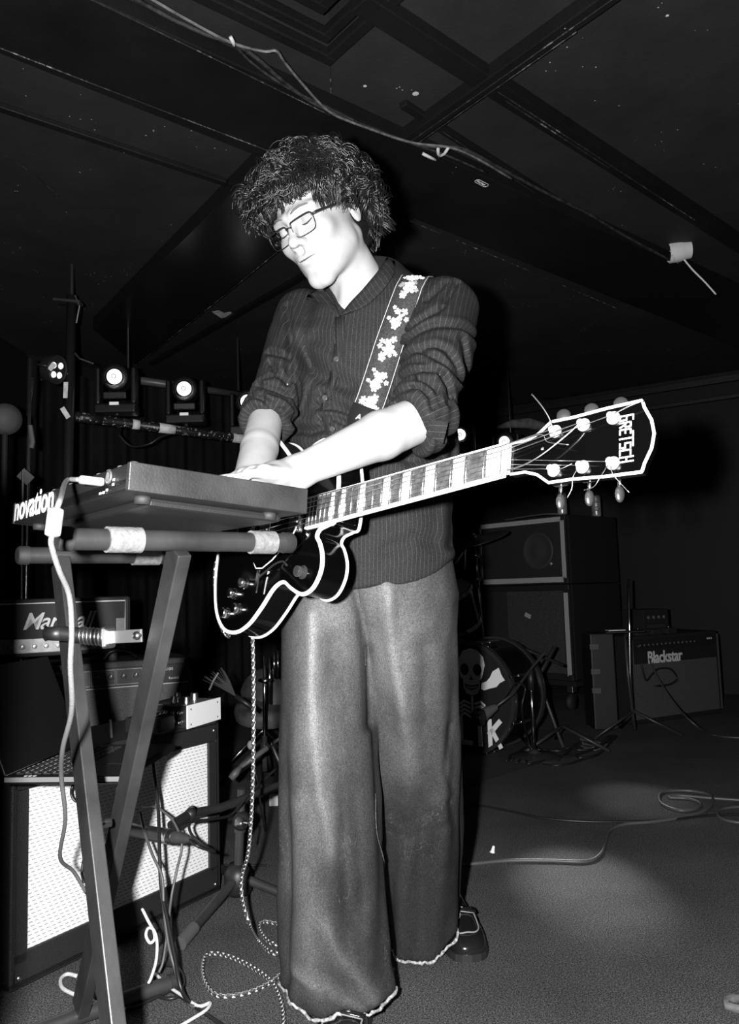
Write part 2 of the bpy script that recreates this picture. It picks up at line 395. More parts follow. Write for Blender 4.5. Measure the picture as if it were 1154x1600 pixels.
# ------------------------------------------------------------------ the guitarist
def euler_head():
    y, x, z = -.6112, .5105, -.1681; cy, sy, cx, sx, cz, sz = math.cos(y), math.sin(y), math.cos(x), math.sin(x), math.cos(z), math.sin(z)
    return nv([cy, -sy, 0], [sy, cy, 0], [0, 0, 1]) @ nv([1, 0, 0], [0, cx, -sx], [0, sx, cx]) @ nv([cz, 0, sz], [0, 1, 0], [-sz, 0, cz])
RH = euler_head(); CH = nv(-.0866, 1.62, 1.6165)
def H(*p): return RH@nv(*p)+CH          # head-local to world
SKIN = mat('skin', .36, .55, spec=.25, noise=(30, .33, .39, 2))
NECK = at(574, 470, 1.715)
L_SH, R_SH = at(694, 486, 1.66), at(476, 500, 1.80)
L_EL, R_EL = at(662, 652, 1.44), at(417, 650, 1.61)
L_WR, R_WR = at(455, 741, 1.29), at(391, 762, 1.385)
def sdf_head(p):
    q = (p-CH)@RH
    qs = q.copy(); qs[:, 0] = np.abs(qs[:, 0])
    d = ell(q, (0, .018, .045), (.077, .098, .086))
    d = smin(d, ell(q, (0, -.032, -.022), (.064, .066, .084)), .03)
    d = smin(d, cone(qs, (.046, -.012, -.058), (.012, -.078, -.104), .020, .017), .04)
    d = smin(d, ell(q, (0, -.083, -.105), (.021, .016, .017)), .02)
    d = smin(d, ell(qs, (.043, -.066, -.020), (.022, .02, .02)), .025)
    d = smin(d, cone(qs, (.010, -.092, .028), (.050, -.074, .028), .009, .008), .018)
    d = smax(d, -ell(qs, (.032, -.104, .008), (.019, .014, .012)), .016)
    d = smin(d, ell(qs, (.032, -.0795, .008), (.0145, .0135, .0125)), .005)
    d = smin(d, cone(q, (0, -.091, .022), (0, -.114, -.020), .0075, .0105), .012)
    d = smin(d, ell(q, (0, -.118, -.023), (.011, .010, .0095)), .008)
    d = smin(d, ell(qs, (.0125, -.104, -.028), (.0085, .010, .008)), .008)
    d = smin(d, ell(q, (0, -.084, -.056), (.030, .020, .024)), .02)
    d = smin(d, ell(q, (0, -.101, -.0545), (.021, .0075, .0055)), .006)
    d = smin(d, ell(q, (0, -.099, -.0655), (.018, .0085, .0065)), .006)
    d = smax(d, -(cone(qs, (0, -.109, -.0600), (.024, -.097, -.0595), .0016, .0012)), .003)
    d = smax(d, -ell(q, (0, -.103, -.0405), (.004, .006, .009)), .006)
    d = smax(d, -ell(qs, (.007, -.113, -.0335), (.0035, .005, .003)), .003)
    ear = smax(ell(qs, (.078, .020, -.008), (.008, .016, .028)), -ell(qs, (.088, .017, -.003), (.008, .009, .017)), .006)
    d = smin(d, ear, .008)
    d = smin(d, cone(p, H(0, .022, -.055), NECK, .055, .060), .03)
    d = smin(d, cone(p, H(0.045, .03, -.05), at(540, 476, 1.655), .014, .010), .02)
    d = smin(d, ell(p, at(566, 550, 1.735), (.10, .098, .150)), .04)
    return d
def unitv(v): return unit(v)
def hand_sdf(p, W, hd, up, thumb, zdown=1.):
    """palm and five fingers; hd pointing direction, up = back of the hand, thumb = side the thumb is on"""
    hd, up, th = unit(hd), unit(up), unit(thumb)
    B = np.stack([hd, th, up], 1)
    d = ell(p, W+hd*.052, (.053, .040, .0165), B)
    d = smin(d, cone(p, W-hd*.01, W+hd*.03, .025, .022), .02)
    d = smin(d, cone(p, W+hd*.015+th*.018-up*.006, W+hd*.045+th*.036-up*.010, .015, .013), .015)
    L = [(.030, .046, .026, .021, .0090, 0), (.011, .050, .030, .022, .0092, 6), (-.010, .046, .028, .021, .0088, 3), (-.029, .036, .021, .018, .0078, -3)]
    for (s, l1, l2, l3, r, bend) in L:
        a = W+hd*(.086-abs(s-.006)*.25)+th*s+up*.002; pts = [a]; ang = math.radians(6+bend)
        f = unit(hd+th*s*4.5)
        for l, k in ((l1, 0), (l2, 40), (l3, 32)):
            ang += math.radians(k)*zdown; pts.append(pts[-1]+(f*math.cos(ang)-up*math.sin(ang))*l)
        d = smin(d, ell(p, a+up*.004, (.012, .010, .009), B), .010)
        fd = cone(p, a-f*.02, pts[1], r+.0015, r)
        fd = smin(fd, cone(p, pts[1], pts[2], r, r-.0008), .004); fd = smin(fd, cone(p, pts[2], pts[3], r-.0008, r-.002), .004)
        d = smin(d, fd, .006)
    a = W+hd*.045+th*.036-up*.010; b = a+(hd*.7+th*.62-up*.25)*.036; c = b+(hd*.92+th*.2-up*.3)*.030
    d = smin(d, smin(cone(p, a, b, .0125, .0105), cone(p, b, c, .0105, .0085), .004), .008)
    return d
L_HD = unit(at(383, 744, 1.225)-L_WR); R_HD = unit(nv(-.42, -.90, -.10))
def sdf_armL(p):
    f = L_WR-L_EL
    d = cone(p, L_EL+(L_SH-L_EL)*.3, L_EL, .045, .041)
    d = smin(d, cone(p, L_EL, L_EL+f*.35, .042, .043), .008)
    d = smin(d, cone(p, L_EL+f*.35, L_EL+f*.95, .043, .0265), .010)
    return smin(d, hand_sdf(p, L_WR, L_HD, nv(0, 0, 1)-L_HD*L_HD[2], np.cross(L_HD, nv(0, 0, 1))), .02)
def sdf_armR(p):
    f = R_WR-R_EL
    d = cone(p, R_EL+(R_SH-R_EL)*.3, R_EL, .040, .036)
    d = smin(d, cone(p, R_EL, R_EL+f*.5, .035, .0355), .006)
    d = smin(d, cone(p, R_EL+f*.5, R_EL+f*.97, .0355, .033), .006)
    return smin(d, hand_sdf(p, R_WR, R_HD, nv(0, 0, 1)-R_HD*R_HD[2], -np.cross(R_HD, nv(0, 0, 1))), .02)

TORSO = rows_px([(975, 462, 700, 1.76, .125), (915, 452, 711, 1.755, .138), (850, 456, 709, 1.755, .138), (780, 455, 711, 1.75, .132), (700, 455, 714, 1.745, .128),
                 (620, 457, 714, 1.74, .124), (560, 462, 712, 1.735, .122), (500, 474, 704, 1.735, .112), (460, 500, 680, 1.735, .092), (435, 532, 645, 1.74, .07), (412, 556, 622, 1.75, .045), (398, 582, 600, 1.755, .012)])
CUFF_L = L_EL+(L_WR-L_EL)*.115; CUFF_R = R_EL+(R_WR-R_EL)*.13
CR = [  # crease lines on the shirt (pixel polyline, nominal depth, depth of fold, width)
 ([(623,557),(636,542),(674,529),(726,527),(741,529)],1.6,.010,.008), ([(631,567),(674,557),(692,563),(715,604)],1.55,.009,.007),
 ([(655,567),(685,587),(713,608)],1.55,.008,.006), ([(614,599),(655,597),(683,597)],1.52,.009,.006), ([(685,597),(696,621),(694,649)],1.5,.010,.006),
 ([(651,604),(672,623),(682,651)],1.48,.009,.006), ([(601,623),(653,619),(668,638),(670,655)],1.46,.009,.006), ([(711,447),(687,497)],1.62,.009,.006),
 ([(685,497),(634,525)],1.6,.009,.007), ([(666,475),(696,443)],1.6,.006,.006), ([(715,548),(724,589)],1.6,.008,.007), ([(617,627),(636,649),(651,672)],1.44,.007,.006),
 ([(458,525),(500,583),(546,605)],1.63,.010,.016), ([(449,480),(456,522),(460,571),(459,620)],1.74,.012,.007), ([(500,613),(538,636)],1.62,.007,.008),
 ([(494,629),(523,638),(551,647)],1.62,.009,.007), ([(499,651),(523,652),(541,661)],1.62,.009,.006), ([(460,661),(486,669),(507,664)],1.62,.011,.009),
 ([(427,576),(437,594),(455,615)],1.68,.009,.006), ([(408,611),(432,622),(453,630)],1.66,.009,.006), ([(416,635),(434,646),(450,648)],1.64,.008,.005), ([(424,560),(440,568),(455,572)],1.7,.009,.006),
 ([(398,628),(420,640),(440,660)],1.63,.007,.005), ([(705,700),(709,780),(704,850)],1.7,.010,.010), ([(560,740),(600,700),(640,720)],1.62,.006,.012), ([(600,860),(650,840),(700,850)],1.62,.005,.014),
 ([(490,520),(520,545)],1.62,.005,.012), ([(590,690),(640,715),(690,705)],1.63,.007,.012)]
CR = [([at(x, y, Y) for x, y in pl], a, wd) for pl, Y, a, wd in CR]
def shirt_parts(p):
    t = loft(p, TORSO)
    t = smin(t, cone(p, NECK+nv(.0, .02, -.048), L_SH+nv(-.02, .0, .0), .052, .062), .05)
    t = smin(t, cone(p, NECK+nv(.0, .02, -.048), R_SH+nv(.02, .0, .0), .052, .060), .05)
    l = smin(cone(p, L_SH, L_EL, .072, .053), cone(p, L_EL, CUFF_L+(L_WR-L_EL)*.2, .054, .054), .03)
    l = smin(l, ell(p, at(686, 556, 1.6), (.056, .055, .062)), .04)
    r = smin(cone(p, R_SH, R_EL, .070, .046), cone(p, R_EL, CUFF_R+(R_WR-R_EL)*.2, .045, .042), .03)
    return t, l, r
def sdf_shirt(p):
    t, l, r = shirt_parts(p)
    fl_, fr_ = unit(L_WR-L_EL), unit(R_WR-R_EL)
    cl = (p-CUFF_L)@fl_.astype(np.float32); cr = (p-CUFF_R)@fr_.astype(np.float32)
    # rolled cuffs: a slightly thicker band, wrinkled across the arm
    l = l-.005*np.exp(-((cl+.016)/.014)**2)+.003*np.sin(cl*190+wob(p, 18, 3)*2.5)*(np.abs(cl) < .09)
    r = r-.005*np.exp(-((cr+.016)/.014)**2)+.0035*np.sin(cr*200+wob(p, 18, 4)*2.5)*(np.abs(cr) < .10)
    l = smax(l, cl, .004); r = smax(r, cr, .004)
    hem = .846+np.clip((p[:, 0]-.05)/.12, 0, 1)**1.5*.05+.003*np.sin(p[:, 0]*40)
    t = smax(t, hem-p[:, 2], .004)
    d = smin(smin(t, l, .018), r, .018)
    d = d+.0035*wob(p, 22, 1)+.0018*wob(p, 55, 2)
    front = 1/(1+np.exp((p[:, 1]-1.74)/.02))
    for line, a, wd in CR:
        q = seg2(p, line); d = d+front*(a*np.exp(-(q/wd)**2)-.45*a*np.exp(-((q-2.1*wd)/(1.2*wd))**2))
    # open neck, cut off at the collar line
    d = smax(d, (p-at(606, 404, 1.72))@unit(nv(.12, -.05, 1)).astype(np.float32), .006)
    d = smax(d, -cone(p, at(531, 491, 1.60), at(556, 446, 1.645), .003, .052), .006)
    d = smax(d, -cone(p, at(556, 446, 1.645), H(0, .03, -.08), .052, .066), .006)
    return d
LEG_F = rows_px([(880, 470, 640, 1.76, .12), (930, 441, 590, 1.755, .125), (1010, 437, 584, 1.745, .118), (1150, 437, 588, 1.735, .112), (1250, 438, 598, 1.725, .110), (1350, 440, 601, 1.71, .112),
                 (1450, 441, 608, 1.69, .116), (1540, 443, 613, 1.67, .122), (1640, 443, 613, 1.655, .124)])
LEG_B = rows_px([(880, 520, 690, 1.77, .12), (930, 560, 712, 1.775, .125), (1010, 563, 714, 1.79, .118), (1100, 566, 718, 1.82, .114), (1200, 574, 722, 1.86, .105), (1300, 594, 719, 1.905, .104),
                 (1400, 598, 716, 1.95, .106), (1490, 602, 711, 1.98, .110), (1560, 602, 711, 1.98, .110)])
HIPS = rows_px([(850, 455, 700, 1.765, .125), (930, 440, 712, 1.765, .135), (1000, 437, 714, 1.765, .135)])
JR = [([(489,962),(489,1091),(500,1239),(523,1322)],1.64,-.022,.018), ([(602,920),(616,1045),(639,1184),(646,1248)],1.68,-.022,.020), ([(553,915),(565,962),(571,1013),(575,1137)],1.66,.014,.010),
      ([(514,1429),(542,1484),(588,1540)],1.63,-.009,.012), ([(463,1507),(519,1512),(565,1545)],1.63,-.008,.012), ([(520,1000),(525,1100),(535,1250),(548,1400)],1.64,.014,.020),
      ([(470,1260),(480,1400),(478,1500)],1.64,-.008,.022), ([(699,1244),(711,1285)],1.85,.015,.008), ([(660,1010),(668,1150),(680,1240)],1.75,.012,.018), ([(600,1290),(640,1300),(712,1270)],1.85,.006,.010),
      ([(560,1240),(566,1330),(575,1440)],1.65,-.006,.012), ([(700,1130),(692,1200),(712,1240)],1.8,.008,.008), ([(640,1380),(690,1340)],1.9,.006,.012)]
JR = [([at(x, y, Y) for x, y in pl], a, wd) for pl, Y, a, wd in JR]
def jeans_hem(p):
    back = 1/(1+np.exp(-(p[:, 1]-1.83)/.01)); fh = .062+.004*np.sin(p[:, 0]*55); bh = .012+.10*np.clip((p[:, 0]-.10)/.11, 0, 1)**1.6+.004*np.sin(p[:, 0]*50)
    return fh*(1-back)+bh*back
def sdf_jeans(p):
    a = loft(p, LEG_F); b = loft(p, LEG_B); h = loft(p, HIPS)
    def ripple(rows, seed):
        R = np.array(sorted(rows)); cx = np.interp(p[:, 2], R[:, 0], R[:, 1]); cy = np.interp(p[:, 2], R[:, 0], R[:, 2]); th = np.arctan2(p[:, 1]-cy, p[:, 0]-cx)
        k = np.clip((.8-p[:, 2])/.5, .15, 1)
        return k*(.007*np.sin(5*th+seed+p[:, 2]*3)+.0045*np.sin(9*th+seed*2-p[:, 2]*7))
    a = a+ripple(LEG_F, 1.); b = b+ripple(LEG_B, 2.4)
    low = np.clip((.16-p[:, 2])/.12, 0, 1); a = a+low*.006*np.sin(p[:, 2]*75+wob(p, 9, 8)*3)
    crotch = at(574, 1010, 1.75)[2]
    h = smax(h+.004, crotch+.03-p[:, 2], .16)
    d = smin(smin(a, b, .006), h, .05)
    hem = jeans_hem(p)
    d = smax(d, hem-p[:, 2], .006); d = smax(d, p[:, 2]-.93, .01)
    d = d+.0048*wob(p, 20, 11)+.0012*wob(p, 60, 12)
    front = 1/(1+np.exp((p[:, 1]-1.80)/.03))
    for i, (line, am, wd) in enumerate(JR):
        tp_ = np.clip((p[:, 2]-(.26, .38)[i])/.22, 0, 1) if i < 2 else 1.
        d = d+front*tp_*am*np.exp(-(seg2(p, line)/wd)**2)
    return d

person = thing('person', 'person with curly dark hair in pinstriped shirt and baggy faded jeans, playing the keyboard', 'person', (0.05, 1.8, 0))
HV, HF = polymesh(sdf_head, (-.225, 1.47, 1.36), (.17, 1.86, 1.775), .0032)
LV, LF = polymesh(sdf_armL, (-.30, 1.10, .93), (.20, 1.56, 1.28), .0036)
RV, RF = polymesh(sdf_armR, (-.36, 1.16, .92), (-.13, 1.74, 1.36), .0040)
BV = np.concatenate([HV, LV, RV]); BF = np.concatenate([HF, LF+len(HV), RF+len(HV)+len(LV)])
body = body_obj('body', BV, BF, SKIN, person)

SHIRT = mat('pinstripe_cotton', .03, .8, spec=.2)
k = NT(SHIRT); u = k.attr('stripe').outputs['Fac']; o3 = k.obj()
fr = k.math('FRACT', k.math('MULTIPLY', u, 1/.0112)); ln = k.math('LESS_THAN', fr, .085)
dash = k.rng(k.noise(o3, 900, 1), .42, .55, .2, 1.); wv = k.rng(k.noise(o3, 500, 2), .3, .7, .010, .026)
k.col(k.math('ADD', wv, k.math('MULTIPLY', k.math('MULTIPLY', ln, dash), .05))); k.bump(k.noise(o3, 700, 2), .35)
SV, SF = polymesh(sdf_shirt, (-.35, 1.30, .82), (.30, 1.98, 1.60), .0052)
shirt = body_obj('shirt', SV, SF, SHIRT, person); shirt['label'] = 'dark pinstriped button-up shirt with rolled sleeves'
tq, lq, rq = shirt_parts(SV.astype(np.float32)); TR = np.array(sorted(TORSO))
def around(V, a, b, r):
    ax = unit(b-a); x = unit(np.cross(ax, nv(.2, 1, .1))); y = np.cross(ax, x); q = V-a; return np.arctan2(q@y, q@x)*r
ut = np.arctan2(SV[:, 0]-np.interp(SV[:, 2], TR[:, 0], TR[:, 1]), -(SV[:, 1]-1.74))*.165
ull = np.where((SV-L_EL)@unit(L_EL-L_SH) > 0, around(SV, L_EL, L_WR, .058), around(SV, L_SH, L_EL, .064))
url = np.where((SV-R_EL)@unit(R_EL-R_SH) > 0, around(SV, R_EL, R_WR, .054), around(SV, R_SH, R_EL, .060))
fattr(shirt, 'stripe', 10+np.where(lq < np.minimum(tq, rq)+.004, ull, np.where(rq < tq+.004, url, ut)))

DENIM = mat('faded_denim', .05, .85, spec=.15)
k = NT(DENIM); fd = k.attr('fade_and_fold_light').outputs['Fac']; o3 = k.obj()
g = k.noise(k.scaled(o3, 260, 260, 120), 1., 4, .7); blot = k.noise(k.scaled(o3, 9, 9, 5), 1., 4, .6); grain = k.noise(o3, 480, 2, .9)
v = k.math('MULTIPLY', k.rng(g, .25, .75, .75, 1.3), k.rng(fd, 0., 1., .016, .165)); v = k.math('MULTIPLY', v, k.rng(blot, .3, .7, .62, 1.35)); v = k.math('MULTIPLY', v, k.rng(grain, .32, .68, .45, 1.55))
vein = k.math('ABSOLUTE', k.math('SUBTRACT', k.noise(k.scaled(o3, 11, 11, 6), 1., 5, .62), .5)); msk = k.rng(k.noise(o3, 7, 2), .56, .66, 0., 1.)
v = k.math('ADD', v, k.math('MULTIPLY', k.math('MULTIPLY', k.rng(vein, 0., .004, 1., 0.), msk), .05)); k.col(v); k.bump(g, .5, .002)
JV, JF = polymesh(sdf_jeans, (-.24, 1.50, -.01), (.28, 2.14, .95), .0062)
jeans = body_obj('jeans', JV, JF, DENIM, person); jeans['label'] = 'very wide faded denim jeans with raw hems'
q = JV.astype(np.float32); q[:, 0] += .010*wob(q, 16, 31)+.005*wob(q, 45, 32); fa = .06+.08*np.clip((JV[:, 2]-.15)/.5, 0, 1)  # real denim fading, plus fold highlights painted as pale streaks along the ridges
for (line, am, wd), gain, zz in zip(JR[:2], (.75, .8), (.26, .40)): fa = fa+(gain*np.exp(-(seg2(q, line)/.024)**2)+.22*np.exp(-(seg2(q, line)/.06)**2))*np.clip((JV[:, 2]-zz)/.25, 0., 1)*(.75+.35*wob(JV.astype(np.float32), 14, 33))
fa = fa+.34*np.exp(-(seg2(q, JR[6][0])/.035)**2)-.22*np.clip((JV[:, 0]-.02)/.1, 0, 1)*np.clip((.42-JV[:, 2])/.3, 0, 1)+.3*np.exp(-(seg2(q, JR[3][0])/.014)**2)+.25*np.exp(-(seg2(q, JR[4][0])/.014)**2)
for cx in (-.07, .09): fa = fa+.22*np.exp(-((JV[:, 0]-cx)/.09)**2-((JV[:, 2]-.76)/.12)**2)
fattr(jeans, 'fade_and_fold_light', np.clip(fa, 0, 1.15))

def march(fn, px, py, y0, y1, n=400):
    """first hit of a sight line with an implicit surface"""
    Y = np.linspace(y0, y1, n); P = np.array([at(px, py, y) for y in Y]); d = fn(P.astype(np.float32)); i = np.argmax(d < 0)
    return P[i] if d[i] < 0 else P[np.argmin(d)]
def on_shirt(px, py): return march(sdf_shirt, px, py, 1.35, 1.8)
def sdf_n(fn, p, e=.012):
    Q = np.array([p+nv(*s)*e for s in ((1,0,0),(-1,0,0),(0,1,0),(0,-1,0),(0,0,1),(0,0,-1))]).astype(np.float32); d = fn(Q); return unit((d[0]-d[1], d[2]-d[3], d[4]-d[5]))

# shirt details: collar leaves, buttons, placket, sleeve tab
def leaf(name, outline, lift, m, par, n=1):
    pts = [on_shirt(x, y) for x, y in outline]; nn = unit(sum(sdf_n(sdf_shirt, p) for p in pts)); c = sum(pts)/len(pts)
    mb = MB(); a = [p+nn*lift for p in pts]; b = [p+nn*(lift-.004) for p in pts]; N = len(a)
    mb.add(a+[c+nn*(lift+.003)]+b+[c+nn*lift], [(i, (i+1) % N, N) for i in range(N)]+[((i+1) % N+N+1, i+N+1, 2*N+1) for i in range(N)]+[(i, i+N+1, (i+1) % N+N+1, (i+1) % N) for i in range(N)])
    o = mb.build(name, m, par, True); fattr(o, 'stripe', [10+v.co.x*.8+v.co.z*.5 for v in o.data.vertices]); return o
def clear_depth(px, py, off):
    ys = march(sdf_shirt, px, py, 1.35, 1.85)[1]; hb_ = march(sdf_head, px, py, 1.35, 1.85); ys2 = hb_[1] if sdf_head(hb_[None].astype(np.float32))[0] < .004 else 9.
    return min(ys, ys2)-off
def collar(inner, outer):
    n_ = 14
    def run(pl):
        q = np.array(pl, float); c_ = np.r_[0, np.cumsum(np.linalg.norm(np.diff(q, axis=0), axis=1))]; t = np.linspace(0, c_[-1], n_); return [(np.interp(x, c_, q[:, 0]), np.interp(x, c_, q[:, 1])) for x in t]
    I, O = run(inner), run(outer); mb = MB(); rows_ = []
    for j in range(4):
        f_ = j/3; pts = []
        for (a, b), (c, d) in zip(I, O): x, y = a+(c-a)*f_, b+(d-b)*f_; pts.append((x, y, clear_depth(x, y, (.006, .013, .013, .008)[j])))
        ds = np.array([p[2] for p in pts]); ds = np.convolve(np.r_[ds[:1], ds[:1], ds, ds[-1:], ds[-1:]], np.ones(5)/5, 'valid'); ds = np.minimum(ds, [p[2] for p in pts]); rows_.append([at(p[0], p[1], y) for p, y in zip(pts, ds)])
    V_ = [p for r_ in rows_ for p in r_]; V2 = [p+nv(0, .004, -.002) for p in V_]; F_ = []
    for j in range(3):
        for i in range(n_-1): F_ += [(j*n_+i, j*n_+i+1, (j+1)*n_+i+1, (j+1)*n_+i), (4*n_+(j+1)*n_+i, 4*n_+(j+1)*n_+i+1, 4*n_+j*n_+i+1, 4*n_+j*n_+i)]
    for i in range(n_-1): F_ += [(i, i+1, 4*n_+i+1, 4*n_+i), (3*n_+i, 3*n_+i+1, 7*n_+i+1, 7*n_+i)]
    for j in range(3): F_ += [(j*n_, (j+1)*n_, 4*n_+(j+1)*n_, 4*n_+j*n_), (j*n_+n_-1, (j+1)*n_+n_-1, 4*n_+(j+1)*n_+n_-1, 4*n_+j*n_+n_-1)]
    o = mb.add(V_+V2, F_).build('collar', SHIRT, shirt, True); fattr(o, 'stripe', [10+v.co.x*.9+v.co.z*.45 for v in o.data.vertices])
collar([(531, 492), (527, 482), (522, 471), (517, 461)], [(527, 488), (513, 474), (476, 465), (488, 455), (504, 452)])
collar([(531, 492), (546, 473), (566, 452), (588, 426), (604, 402)], [(545, 487), (564, 480), (578, 471), (600, 450), (618, 424), (616, 408)])
BTN = mat('shirt_button', .06, .25)
for (x, y) in ((526, 562), (508, 622), (520, 670)):
    p = on_shirt(x, y); n = sdf_n(sdf_shirt, p); b = MB().lathe([(.0001, .0045), (.004, .004), (.0056, .0048), (.006, .003), (.006, -.002)], p, n, 16).build('button', BTN, shirt, True)
pl = [on_shirt(x, y) for x, y in ((531,495),(531,518),(529,545),(526,562),(521,590),(512,615),(508,640),(512,660),(519,680))]
nn = [sdf_n(sdf_shirt, p) for p in pl]; MB().ribbon([p+n*.0005 for p, n in zip(pl, nn)], [unit(np.cross(n, nv(0, 0, 1)))*.011 for n in nn], nn, .003).build('placket', SHIRT, shirt, True)
fattr(shirt.children[-1], 'stripe', [v.co.x for v in shirt.children[-1].data.vertices])
pc = min((march(sdf_shirt, x, y, 1.3, 1.7) for x, y in ((668, 655), (680, 662), (668, 680), (684, 684))), key=lambda q: q[1]); a, b_ = at(671, 655, pc[1]-.008), at(700, 660, pc[1]+.004); c, d_ = at(692, 693, pc[1]+.006), at(666, 680, pc[1]-.010)
tb = MB(); tn = unit(np.cross(b_-a, d_-a)); tb.add([a, b_, c, d_, a+tn*.003, b_+tn*.003, c+tn*.003, d_+tn*.003], [(0,1,2,3),(7,6,5,4),(0,4,5,1),(1,5,6,2),(2,6,7,3),(3,7,4,0)])
t_ = tb.build('sleeve_tab', SHIRT, shirt); fattr(t_, 'stripe', [10+v.co.z for v in t_.data.vertices])
# jeans details: frayed hems, fly
FRAY = mat('frayed_hem', .3, .9, noise=(160, .05, .5))
for rows, y0 in ((LEG_F, 1.735), (LEG_B, 1.98)):
    R_ = np.array(sorted(rows)); z0 = .02; cx, cy, rx, ry = (np.interp(z0, R_[:, 0], R_[:, i]) for i in (1, 2, 3, 4)); ring = []
    for i in range(90):
        t = 2*math.pi*i/90; d3 = nv(math.cos(t)*rx, math.sin(t)*ry, 0); lo, hi = .7, 1.35; hz = float(jeans_hem((nv(cx, cy, 0)+d3)[None])[0])
        for _ in range(16):
            mid = (lo+hi)/2; pp = nv(cx, cy, hz+.012)+d3*mid
            if sdf_jeans(pp[None].astype(np.float32))[0] < 0: lo = mid
            else: hi = mid
        ring.append(nv(cx, cy, hz+random.uniform(-.003, .003))+d3*(lo+random.uniform(-.006, .016)))
    MB().tube(ring, [random.uniform(.0022, .0044) for _ in ring], 6, closed=True).build('hem', FRAY, jeans, True)
    st = [p+nv(0, 0, .016)+unit(p-nv(cx, cy, .013))*.002 for p in ring]
SEAM = mat('denim_seam', .04, .9, noise=(200, .015, .08))
def on_jeans(px, py): return march(sdf_jeans, px, py, 1.5, 2.1)
for pl in ([(560,918),(566,960),(569,1000),(570,1040)], [(586,1240),(588,1300),(600,1350),(606,1420),(612,1480)]):
    pts = []
    for p in spline([nv(x, y, 0) for x, y in pl], 8): q = on_jeans(p[0], p[1]); pts.append(q+sdf_n(sdf_jeans, q)*.0005)
    MB().tube(pts, .0016, 5).build('seam', SEAM, jeans, True)

# face details
DARK = mat('dark_hair_line', .02, .7)
LIP = mat('lip_line', .05, .7)
for s in (-1, 1):
    MB().tube([H(s*x, y, z) for x, y, z in ((.012, -.1015, .030), (.022, -.100, .034), (.034, -.094, .036), (.046, -.084, .034), (.053, -.076, .029))], [.0012, .0022, .0022, .0018, .0008], 6).build('eyebrow', mat('eyebrow', .10, .8), person, True)
    MB().tube([H(s*x, y, z) for x, y, z in ((.020, -.0915, .003), (.027, -.0945, .0005), (.034, -.0945, .000), (.041, -.0915, .002), (.0455, -.087, .005))], [.0006, .0013, .0015, .0013, .0008], 6).build('eyelash', DARK, person, True)
MB().tube([H(*p) for p in ((-.022, -.0985, -.0590), (-.012, -.1055, -.0597), (0, -.1085, -.0604), (.012, -.1060, -.0597), (.023, -.0985, -.0590))], [.0004, .0012, .0014, .0010, .0004], 6).build('mouth_line', LIP, person, True)

# hair: a dark under-layer and many curled locks
HAIRM = mat('hair', .007, .34, spec=.65); CAPM = mat('hair_under', .004, .9, spec=.1, bump=(160, 1.))
def scalp_dir(q):   # q: head-local unit direction; True where hair grows
    x, y, z = q
    if y < -.35: return z > .42-.22*max(0, -x)
    if y < .05: return z > .18
    if y < .35: return z > -.12
    return z > -.62
def sdf_haircap(p):
    q = (p-CH)@RH
    d = ell(q, (0, .030, .052), (.086, .102, .090))+.005*wob(q, 70, 21)+.003*wob(q, 140, 22)
    d = smin(d, ell(q, (-.055, -.030, .070), (.055, .065, .045))+.004*wob(q, 90, 23), .03)
    d = smin(d, ell(q, (.0, .075, -.030), (.066, .050, .065))+.004*wob(q, 90, 24), .03)
    face = cone(q, (.0, -.14, .055), (.0, -.05, -.03), .058, .066)
    d = smax(d, -face, .012)
    d = smax(d, -ell(q, (.090, .010, -.030), (.030, .030, .052)), .01)
    d = smax(d, -ell(q, (0, -.06, -.09), (.1, .1, .10)), .012)
    return d
CV, CF = polymesh(sdf_haircap, (-.25, 1.47, 1.50), (.10, 1.80, 1.80), .004)
hair = body_obj('hair', CV, CF, CAPM, person); hair['label'] = 'tousled dark curly hair over the forehead and ears'
lk = MB(); rr = random.Random(5); n_l = 0
